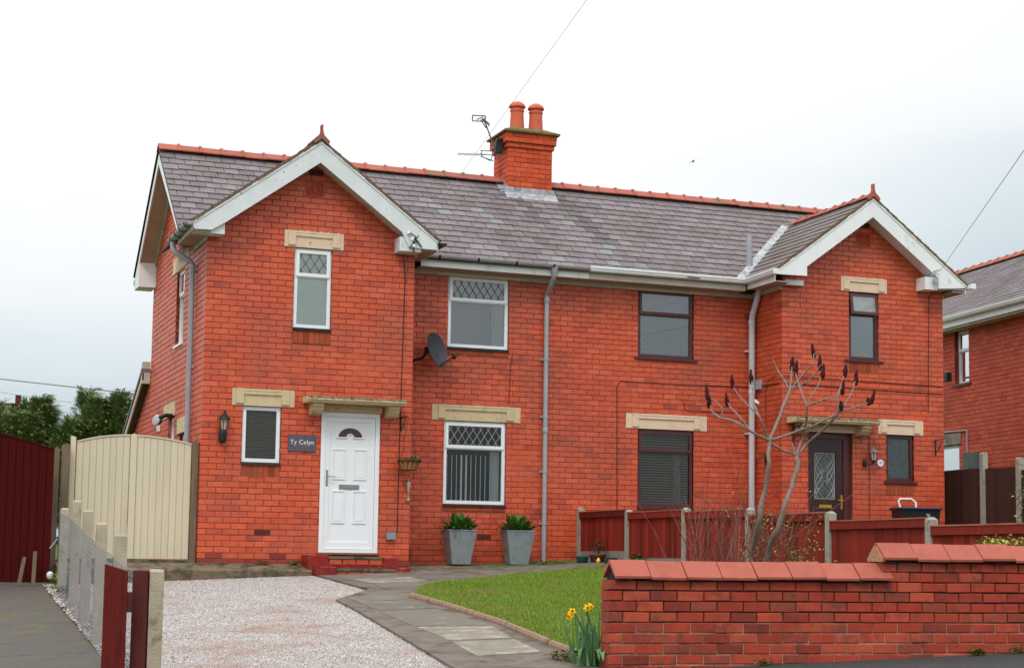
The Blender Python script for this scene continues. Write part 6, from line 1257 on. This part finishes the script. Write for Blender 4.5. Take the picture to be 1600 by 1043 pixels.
# recycling boxes on a trolley
t = empty('recycling_trolley', (11.9, -.6, .28), 'black recycling box with navy lid and white trolley handle in front of the right house', 'recycling box')
TR = Matrix.Rotation(math.radians(-14), 3, 'Z'); tc_ = Vector((11.90, -.62, 0))
def tbox(x0, x1, y0, y1, z0, z1, x2=None, tap=0.): 
    V = [tc_+TR @ Vector(v) for v in ((x0+tap, y0+tap, z0), (x1-tap, y0+tap, z0), (x1-tap, y1-tap, z0), (x0+tap, y1-tap, z0), (x0, y0, z1), (x1, y0, z1), (x1, y1, z1), (x0, y1, z1))]
    return MB().add(V, [(0,3,2,1),(4,5,6,7),(0,1,5,4),(1,2,6,5),(2,3,7,6),(3,0,4,7)])
for z0, z1 in ((.36, .68), (.72, 1.04)): tbox(-.36, .36, -.2, .2, z0, z1, tap=.03).go('box_body', m_black, t)
for z0 in (.68, 1.04): o = tbox(-.39, .39, -.23, .23, z0, z0+.04).go('lid', m_bluelid, t); bv = o.modifiers.new('b', 'BEVEL'); bv.width = .012; bv.segments = 2
tbox(-.36, .36, -.2, .2, .30, .355).go('trolley_base', m_black, t)
hp = [(-.30, -.10, 1.06), (-.33, -.08, 1.18), (-.30, -.06, 1.225), (-.10, -.06, 1.225), (-.03, -.08, 1.17), (-.03, -.10, 1.06)]; MB().tube([tc_+TR @ Vector(v) for v in hp], .016, 8).go('handle', m_letter, t, smooth=True)
hp2 = [Vector((x, -.206, z)) for x, z in ((.10, .98), (.14, .98), (.12, .93))]; mb = MB(); mb.prism([tc_+TR @ v for v in hp2], TR @ Vector((0, -.004, 0))); mb.prism([tc_+TR @ Vector((.15+.03*math.cos(i*math.pi/4), -.205, .95+.025*math.sin(i*math.pi/4))) for i in range(8)], TR @ Vector((0, -.003, 0))); mb.go('emblem', m_greybox, t)
# ---------------------------------------------------------------- daffodils
def daffodils():
    t = empty('daffodil_clump', (1.25, -12.0, -.77), 'clump of daffodils with yellow and orange flowers at the left end of the garden wall', 'flowers')
    P = []; dpt = 13.95
    for i in range(38):
        bx = 1.20+ru(-.16, .14)*.6-.06; by = -12.03+ru(-.16, .12)+.1; b0 = Vector((bx, by, zg(bx, by)+.03)); L = ru(.26, .47); a = ru(0, 6.28); ln = ru(.02, .30); w_ = ru(.006, .011); d = Vector((math.cos(a)*ln, math.sin(a)*ln, 1)).normalized(); s_ = Vector((-math.sin(a), math.cos(a), 0)) if rnd() > .5 else _r2.copy()
        pr = [b0+d*L*k+Vector((math.cos(a), math.sin(a), 0))*(ln*L*k*k*.6)-Vector((0, 0, .25*ln*L*k*k)) for k in (0, .35, .7, 1)]
        for k in range(3): wa, wb = w_*(1, 1, .8)[k], w_*(1, .8, .15)[k]; P += [pr[k]-s_*wa, pr[k+1]-s_*wb, pr[k+1]+s_*wb, pr[k]+s_*wa]
    for i in range(7):     # broad tulip-like leaves low down
        a = ru(2.2, 5.0); b0 = Vector((1.16+ru(-.05, .05), -12.0+ru(-.1, .05), zg(1.2, -12)+.02)); L = ru(.16, .24); w_ = .028; hd = Vector((math.cos(a), math.sin(a), 0)); s_ = Vector((-math.sin(a), math.cos(a), .3)).normalized()
        pr = [b0, b0+hd*L*.4+Vector((0, 0, L*.6)), b0+hd*L*.85+Vector((0, 0, L*.62)), b0+hd*L*1.1+Vector((0, 0, L*.3))]
        for k in range(3): wa, wb = w_*(.3, 1, .8)[k], w_*(1, .8, .1)[k]; P += [pr[k]-s_*wa, pr[k+1]-s_*wb, pr[k+1]+s_*wb, pr[k]+s_*wa]
    fastmesh('leaf_blades', np.array([tuple(v) for v in P], dtype=np.float32), 4, (1.2, -12, -.7), m_dleaf, t)
    for (px, py, bx_, face) in ((890, 962, 900, (-.8, -.5, -.1)), (894, 955, 902, (-.3, -.9, .1)), (917, 949, 926, (.1, -.95, .1)), (922, 946, 928, (.6, -.7, .2))):
        c = at(px, py, dpt); f_ = Vector(face).normalized(); a1_ = f_.cross(Vector((0, 0, 1))).normalized(); a2_ = a1_.cross(f_); b0 = Vector((1.17, -12.0, zg(1.17, -12)))
        q = c-f_*.02; MB().tube([b0, b0.lerp(q, .5)+Vector((.03, 0, .05)), q-f_*.03+Vector((0, 0, .035)), q], [.0045, .004, .0035, .004], 5).go('stalk', m_dleaf, t)
        mb = MB()
        for k in range(6):
            an = k*math.pi/3; e1_ = a1_*math.cos(an)+a2_*math.sin(an); e2_ = a2_*math.cos(an)-a1_*math.sin(an); mb.add([c, c+e1_*.018+e2_*.012+f_*.004, c+e1_*.036-f_*.004, c+e1_*.018-e2_*.012+f_*.004, c-f_*.003], [(0, 1, 2, 3), (4, 3, 2, 1)])
        mb.go('petals', m_yellow, t)
        mb = MB(); mb.tube([c, c+f_*.012, c+f_*.026], [.008, .011, .016], 10, False); mb.go('trumpet', m_orange, t)
daffodils()
# ---------------------------------------------------------------- sumac tree
def sumac():
    D = 19.4; base = at(1186, 880, D); gz = zg(base.x, base.y)
    t = empty('sumac_tree', (base.x, base.y, gz), 'bare sumac tree with dark red seed heads behind the garden wall', 'tree')
    mb = MB(); rr = random.Random(5); dmap = {}
    def P(px, py):
        k = (px, py)
        if k not in dmap: dmap[k] = at(px, py, D+.75*noise.noise(Vector((px*.012, py*.012, 3.3))))
        return dmap[k]
    A = at(1178, 880, D); A.z = gz-.05; B = at(1197, 880, D); B.z = gz-.05
    dmap[('a', 0)] = A; dmap[('b', 0)] = B
    def br(pts, w0, w1):
        Q = [dmap[p] if p in dmap else P(*p) for p in pts]; R = []
        for i in range(len(Q)-1):
            for k in range(3): R.append(Q[i].lerp(Q[i+1], k/3))
        R.append(Q[-1]); n = len(R); rad = [(w0+(w1-w0)*i/(n-1))*.0025 for i in range(n)]
        for i in range(1, n-1): R[i] = R[i]+Vector((rr.uniform(-1, 1), rr.uniform(-1, 1), rr.uniform(-1, 1)))*rad[i]*.35
        rad = [x*(1+.12*rr.uniform(-1, 1)) for x in rad]; mb.tube(R, rad, 8)
    br([('a', 0), (1174, 868), (1187, 806), (1195.5, 764), (1201, 722), (1202, 688)], 15, 9)
    br([('b', 0), (1198, 872), (1214.5, 827), (1227, 789), (1237.7, 760), (1246, 722), (1244.5, 712)], 15, 9)
    br([(1202, 688), (1215, 660), (1228, 624), (1235, 608)], 8, 6); br([(1235, 608), (1237, 582), (1238, 556)], 4, 3); br([(1235, 608), (1228, 598), (1213.5, 575), (1207, 561)], 4.5, 3)
    br([(1235, 608), (1261, 597), (1277, 580), (1281, 572)], 5, 3); br([(1235, 608), (1257, 582), (1270, 569), (1272, 553)], 4, 2.5)
    br([(1202, 688), (1199, 680), (1186, 650), (1178, 631), (1175, 596)], 6, 3.5); br([(1202, 688), (1171, 672), (1148, 657.5), (1127, 653), (1113, 643), (1107, 628)], 7, 3.5)
    br([(1127, 653), (1130, 637), (1112, 622)], 3.5, 2.5); br([(1171, 672), (1162, 657.5), (1142, 637), (1137.5, 629)], 5, 2.8); br([(1186, 650), (1159, 623), (1145, 604)], 4, 2.8)
    br([(1202, 690), (1220, 702), (1238, 707), (1244.5, 712)], 6, 6); br([(1244.5, 712), (1240, 700), (1237, 690)], 4, 3)
    br([(1244.5, 712), (1254, 683), (1259, 660), (1261, 634)], 7, 5); br([(1261, 634), (1251, 608), (1243, 585), (1241, 572)], 4.5, 3); br([(1261, 634), (1280, 626), (1308, 619), (1312, 608), (1316, 596)], 4.5, 3); br([(1261, 630), (1277, 605), (1283.5, 588)], 3.5, 2.5)
    br([(1244.5, 712), (1261, 693), (1287, 670), (1306, 650), (1310, 640)], 7, 5); br([(1310, 640), (1308, 621), (1316, 597), (1320, 583)], 4, 2.8); br([(1310, 640), (1319, 634), (1332, 611), (1336, 596)], 4, 2.8)
    br([(1203, 687), (1235, 678), (1274, 663), (1310, 645), (1332, 637), (1358, 629)], 6.5, 3.2)
    for _ in range(26):      # short spur buds along the branches
        k = rr.choice([q for q in dmap if q[0] not in ('a', 'b')]); p = dmap[k]; mb.tube([p, p+Vector((rr.uniform(-.03, .03), rr.uniform(-.03, .03), rr.uniform(.0, .04)))], [.006, .003], 5)
    mb.go('trunk', m_bark, t, smooth=60)
    for px, py, ln, tl in ((1104.5, 612, 27, -.1), (1108, 628, 20, .2), (1135.5, 624, 22, -.15), (1144, 596, 22, -.1), (1173.5, 588, 24, -.1), (1238, 568, 26, 0), (1244, 575, 26, .1), (1270.5, 548, 24, -.15), (1281, 566, 26, 0), (1286, 580, 26, .1), (1321, 579, 22, .1), (1317, 605, 24, .1), (1338, 589, 26, .1), (1314, 634, 16, 0), (1364, 620, 24, .3), (1357, 627, 12, -.2)):
        c = P(px, py); L = ln*.0072; ax_ = Vector((tl*.8, rr.uniform(-.1, .1), 1)).normalized(); pts = []; rad = []
        m2 = MB(); n = 9
        for i in range(n+1): v = i/n; pts.append(c+ax_*L*(v-.5)); rad.append(max(.004, .030*math.sin(math.pi*min(1, v*.9+.1))**.7*(1-.35*v)*(1+.2*rr.uniform(-1, 1))))
        m2.tube(pts, rad, 7)
        for i in range(60):
            v = rr.uniform(.02, .95); a = rr.uniform(0, 6.28); r_ = np.interp(v*n, range(n+1), rad); q = c+ax_*L*(v-.5)+Vector((math.cos(a), math.sin(a), 0))*r_*.85; e = rr.uniform(.005, .011); m2.add([q+Vector((e, 0, 0)), q+Vector((-e*.5, e, 0)), q+Vector((-e*.5, -e, 0)), q+Vector((0, 0, e*1.4)), q-Vector((0, 0, e))], [(0, 1, 3), (1, 2, 3), (2, 0, 3), (1, 0, 4), (2, 1, 4), (0, 2, 4)])
        m2.go('seed_head', m_cone, t)
sumac()
# red stemmed twiggy shrub and spring-leaved shrub
def twiggy(name, label, n, cx, cy, spread, hgt, mat, lean=.35, r=.005, dep=19.8, seed=1, leafn=0, lmat=None, fork=2):
    rr = random.Random(seed); b = at(cx, 880, dep); gz = zg(b.x, b.y); t = empty(name, (b.x, b.y, gz), label, 'shrub'); mb = MB(); tips = []
    for i in range(n):
        p = Vector((b.x+rr.gauss(0, spread), b.y+rr.gauss(0, spread*.7), gz)); a = rr.uniform(0, 6.28); ln = abs(rr.gauss(0, lean)); d = Vector((math.cos(a)*ln, math.sin(a)*ln*.6, 1)); L = hgt*rr.uniform(.5, 1.05); cur = rr.uniform(-.25, .3)
        pts = [p+d*L*k/6+Vector((math.cos(a), math.sin(a)*.5, -.15))*cur*L*(k/6)**2+Vector((rr.uniform(-1, 1), rr.uniform(-1, 1), 0))*.012 for k in range(7)]; mb.tube(pts, [r*(1.2-.8*k/6) for k in range(7)], 5); tips += pts[3:]
        for f in range(rr.randrange(fork+1)):
            s_ = pts[rr.randrange(2, 6)]; d2 = Vector((rr.uniform(-.5, .5), rr.uniform(-.4, .4), rr.uniform(.5, 1))); l2 = L*rr.uniform(.2, .45); q = [s_+d2*l2*k/3+Vector((0, 0, .04*k*k/9)) for k in range(4)]; mb.tube(q, [r*.7, r*.6, r*.45, r*.3], 4); tips.append(q[-1]); tips.append(q[2])
    mb.go('stems', mat, t)
    if leafn: leaves(leafn, (b.x, b.y, gz+hgt*.6), .05, .05, .05, .055, lmat, t, 'foliage', clump=[tuple(v) for v in tips])
twiggy('dogwood_shrub', 'bare red-stemmed shrub in front of the red fence left of the sumac tree', 85, 1150, 880, .32, 1.35, m_twig, seed=4, lean=.36, r=.0048)
twiggy('dogwood_shrub', 'arching bare twigs in front of the lower brown window', 22, 1105, 880, .2, 1.75, m_twig, seed=9, lean=.5, r=.0048)
twiggy('spring_shrub', 'shrub with sparse yellow-green spring leaves right of the sumac trunk', 17, 1232, 880, .2, 1.3, m_twig, seed=12, lean=.42, leafn=520, lmat=m_leafb, r=.007)
twiggy('young_sapling', 'thin grey forked sapling in front of the red fence right of the sumac', 3, 1262, 880, .06, .95, m_bark, seed=22, lean=.5, leafn=16, lmat=m_leafb, r=.012)
for (px, lab) in ((1542, 'pale variegated shrub just above the garden wall coping, left of the two'), (1578, 'pale variegated shrub with pinkish flowers above the coping near the right edge')):
    c = at(px, 858, 15.6); t = empty('variegated_shrub', (c.x, c.y, zg(c.x, c.y)), lab, 'shrub', 'variegated shrubs behind the garden wall'); mb = MB(); cl = []
    for i in range(8): tip = c+Vector((ru(-.13, .13), ru(-.1, .1), ru(.0, .10))); mb.tube([(c.x+ru(-.03, .03), c.y, zg(c.x, c.y)), (c.x*.5+tip.x*.5, tip.y, c.z-.35), tip], [.008, .006, .003], 5); cl += [tuple(tip), tuple(tip-Vector((0, 0, .05)))]
    mb.go('stem', m_bark, t); leaves(170, tuple(c), .03, .03, .02, .06, m_leafy, t, clump=cl)
# dark evergreen tuft and odd plants under the fence
leaves(160, (6.25, -1.75, .12), .12, .14, .12, .07, m_leafd, None, 'low_plant', label='small dark green plant at the foot of the red fence, second bay', cat='plant')
# ---------------------------------------------------------------- conifer hedge trees behind the gates
def conifer(x, y, ht, rad, label, seed):
    ht += .25; rad *= 1.45
    rr = random.Random(seed); z0 = zt(x, y); t = empty('conifer_tree', (x, y, z0), label, 'tree', 'conifer trees behind the gates'); P = []
    mb = MB(); mb.tube([(x, y, z0-.2), (x+.05, y, z0+ht*.5), (x, y, z0+ht*.93)], [.12, .08, .02], 8)
    lead = [(x+rr.uniform(-.5, .5)*rad, y+rr.uniform(-.4, .4)*rad, ht*rr.uniform(.86, 1.0)) for _ in range(5)]
    for l_ in lead: mb.tube([(x, y, z0+ht*.3), (l_[0], l_[1], z0+l_[2]*.75), (l_[0], l_[1], z0+l_[2])], [.05, .03, .006], 6)
    mb.go('trunk', m_bark, t)
    nsp = 1900
    for i in range(nsp):
        l_ = rr.choice(lead); v = rr.random()**.8; zz = z0+.25+(l_[2]-.3)*v; env = rad*(1-v**2.2)*rr.uniform(.35, 1.0)+.04; a = rr.uniform(0, 6.28); cx = x+(l_[0]-x)*(.3+.7*v); cy = y+(l_[1]-y)*(.3+.7*v)
        p = Vector((cx+math.cos(a)*env*.55, cy+math.sin(a)*env*.55, zz)); L = rr.uniform(.28, .62)*(1-.25*v); d = Vector((math.cos(a), math.sin(a), rr.uniform(.5, 1.3)+1.0*v)).normalized(); droop = rr.uniform(.35, .9); wind = Vector((.22, 0, 0))
        s_ = d.cross(Vector((0, 0, 1))).normalized(); n = 9; prev = p
        for k in range(n):
            q = (k+1)/n; c = p+d*L*q-Vector((0, 0, droop*L*q*q*.8))+wind*L*q*q
            dr = (c-prev).normalized()
            for sg in (-1, 1):
                ll = (.19*(1-q*.65)+.03)*rr.uniform(.7, 1.2); tip = c+(s_*sg*.75+dr*.75+Vector((0, 0, rr.uniform(-.45, .1)))).normalized()*ll; wv = .012
                P += [prev, prev.lerp(tip, .55)+dr*wv, tip, prev.lerp(tip, .55)-dr*wv]
            prev = c
    fastmesh('crown', np.array([tuple(v) for v in P], dtype=np.float32), 4, (x, y, z0+1), m_conifer, t)
for i, (x, y, ht, rad, lab) in enumerate(((-4.3, 11.6, 2.6, .8, 'leftmost conifer behind the gates, mostly outside the picture'), (-3.0, 12.6, 2.75, .75, 'conifer at the left picture edge behind the dark red gate'), (-2.0, 11.6, 2.6, .75, 'bushy conifer in front of the distant pole behind the dark red gate'), (-1.15, 12.2, 2.75, .7, 'conifer with two feathery tips behind the join of the two gates'),
        (-.55, 11.2, 2.25, .6, 'lowest conifer in the dip of the hedge line'), (.05, 11.6, 2.95, .7, 'tallest conifer with a feathery top behind the cream gate'), (.75, 11.2, 2.7, .6, 'conifer with a curved tip nearest the lean-to roof'), (1.7, 11.8, 2.6, .7, 'conifer half hidden behind the rear corner of the house'),
        (-1.6, 14.5, 2.7, .9, 'conifer standing behind the front row, left'), (.3, 14.5, 2.6, .9, 'conifer standing behind the front row, right'))):
    conifer(x, y, ht, rad, lab, 40+i)
# distant wooded ridge
mb = MB(); n = 80
for j, (yy, hh_) in enumerate(((330, 0), (360, 10), (420, 16))):
    for i in range(n+1): x = -500+1300*i/n; mb.v.append((x, yy, -12+hh_+hh_*.35*noise.noise(Vector((x*.01, yy*.01, 0)))))
for j in range(2):
    for i in range(n): mb.f.append((j*(n+1)+i, j*(n+1)+i+1, (j+1)*(n+1)+i+1, (j+1)*(n+1)+i))
mb.go('hills', M('wooded_hill', [srgb(60, 80, 60), srgb(84, 104, 80)], sc=.05, bump=0), kind='structure')
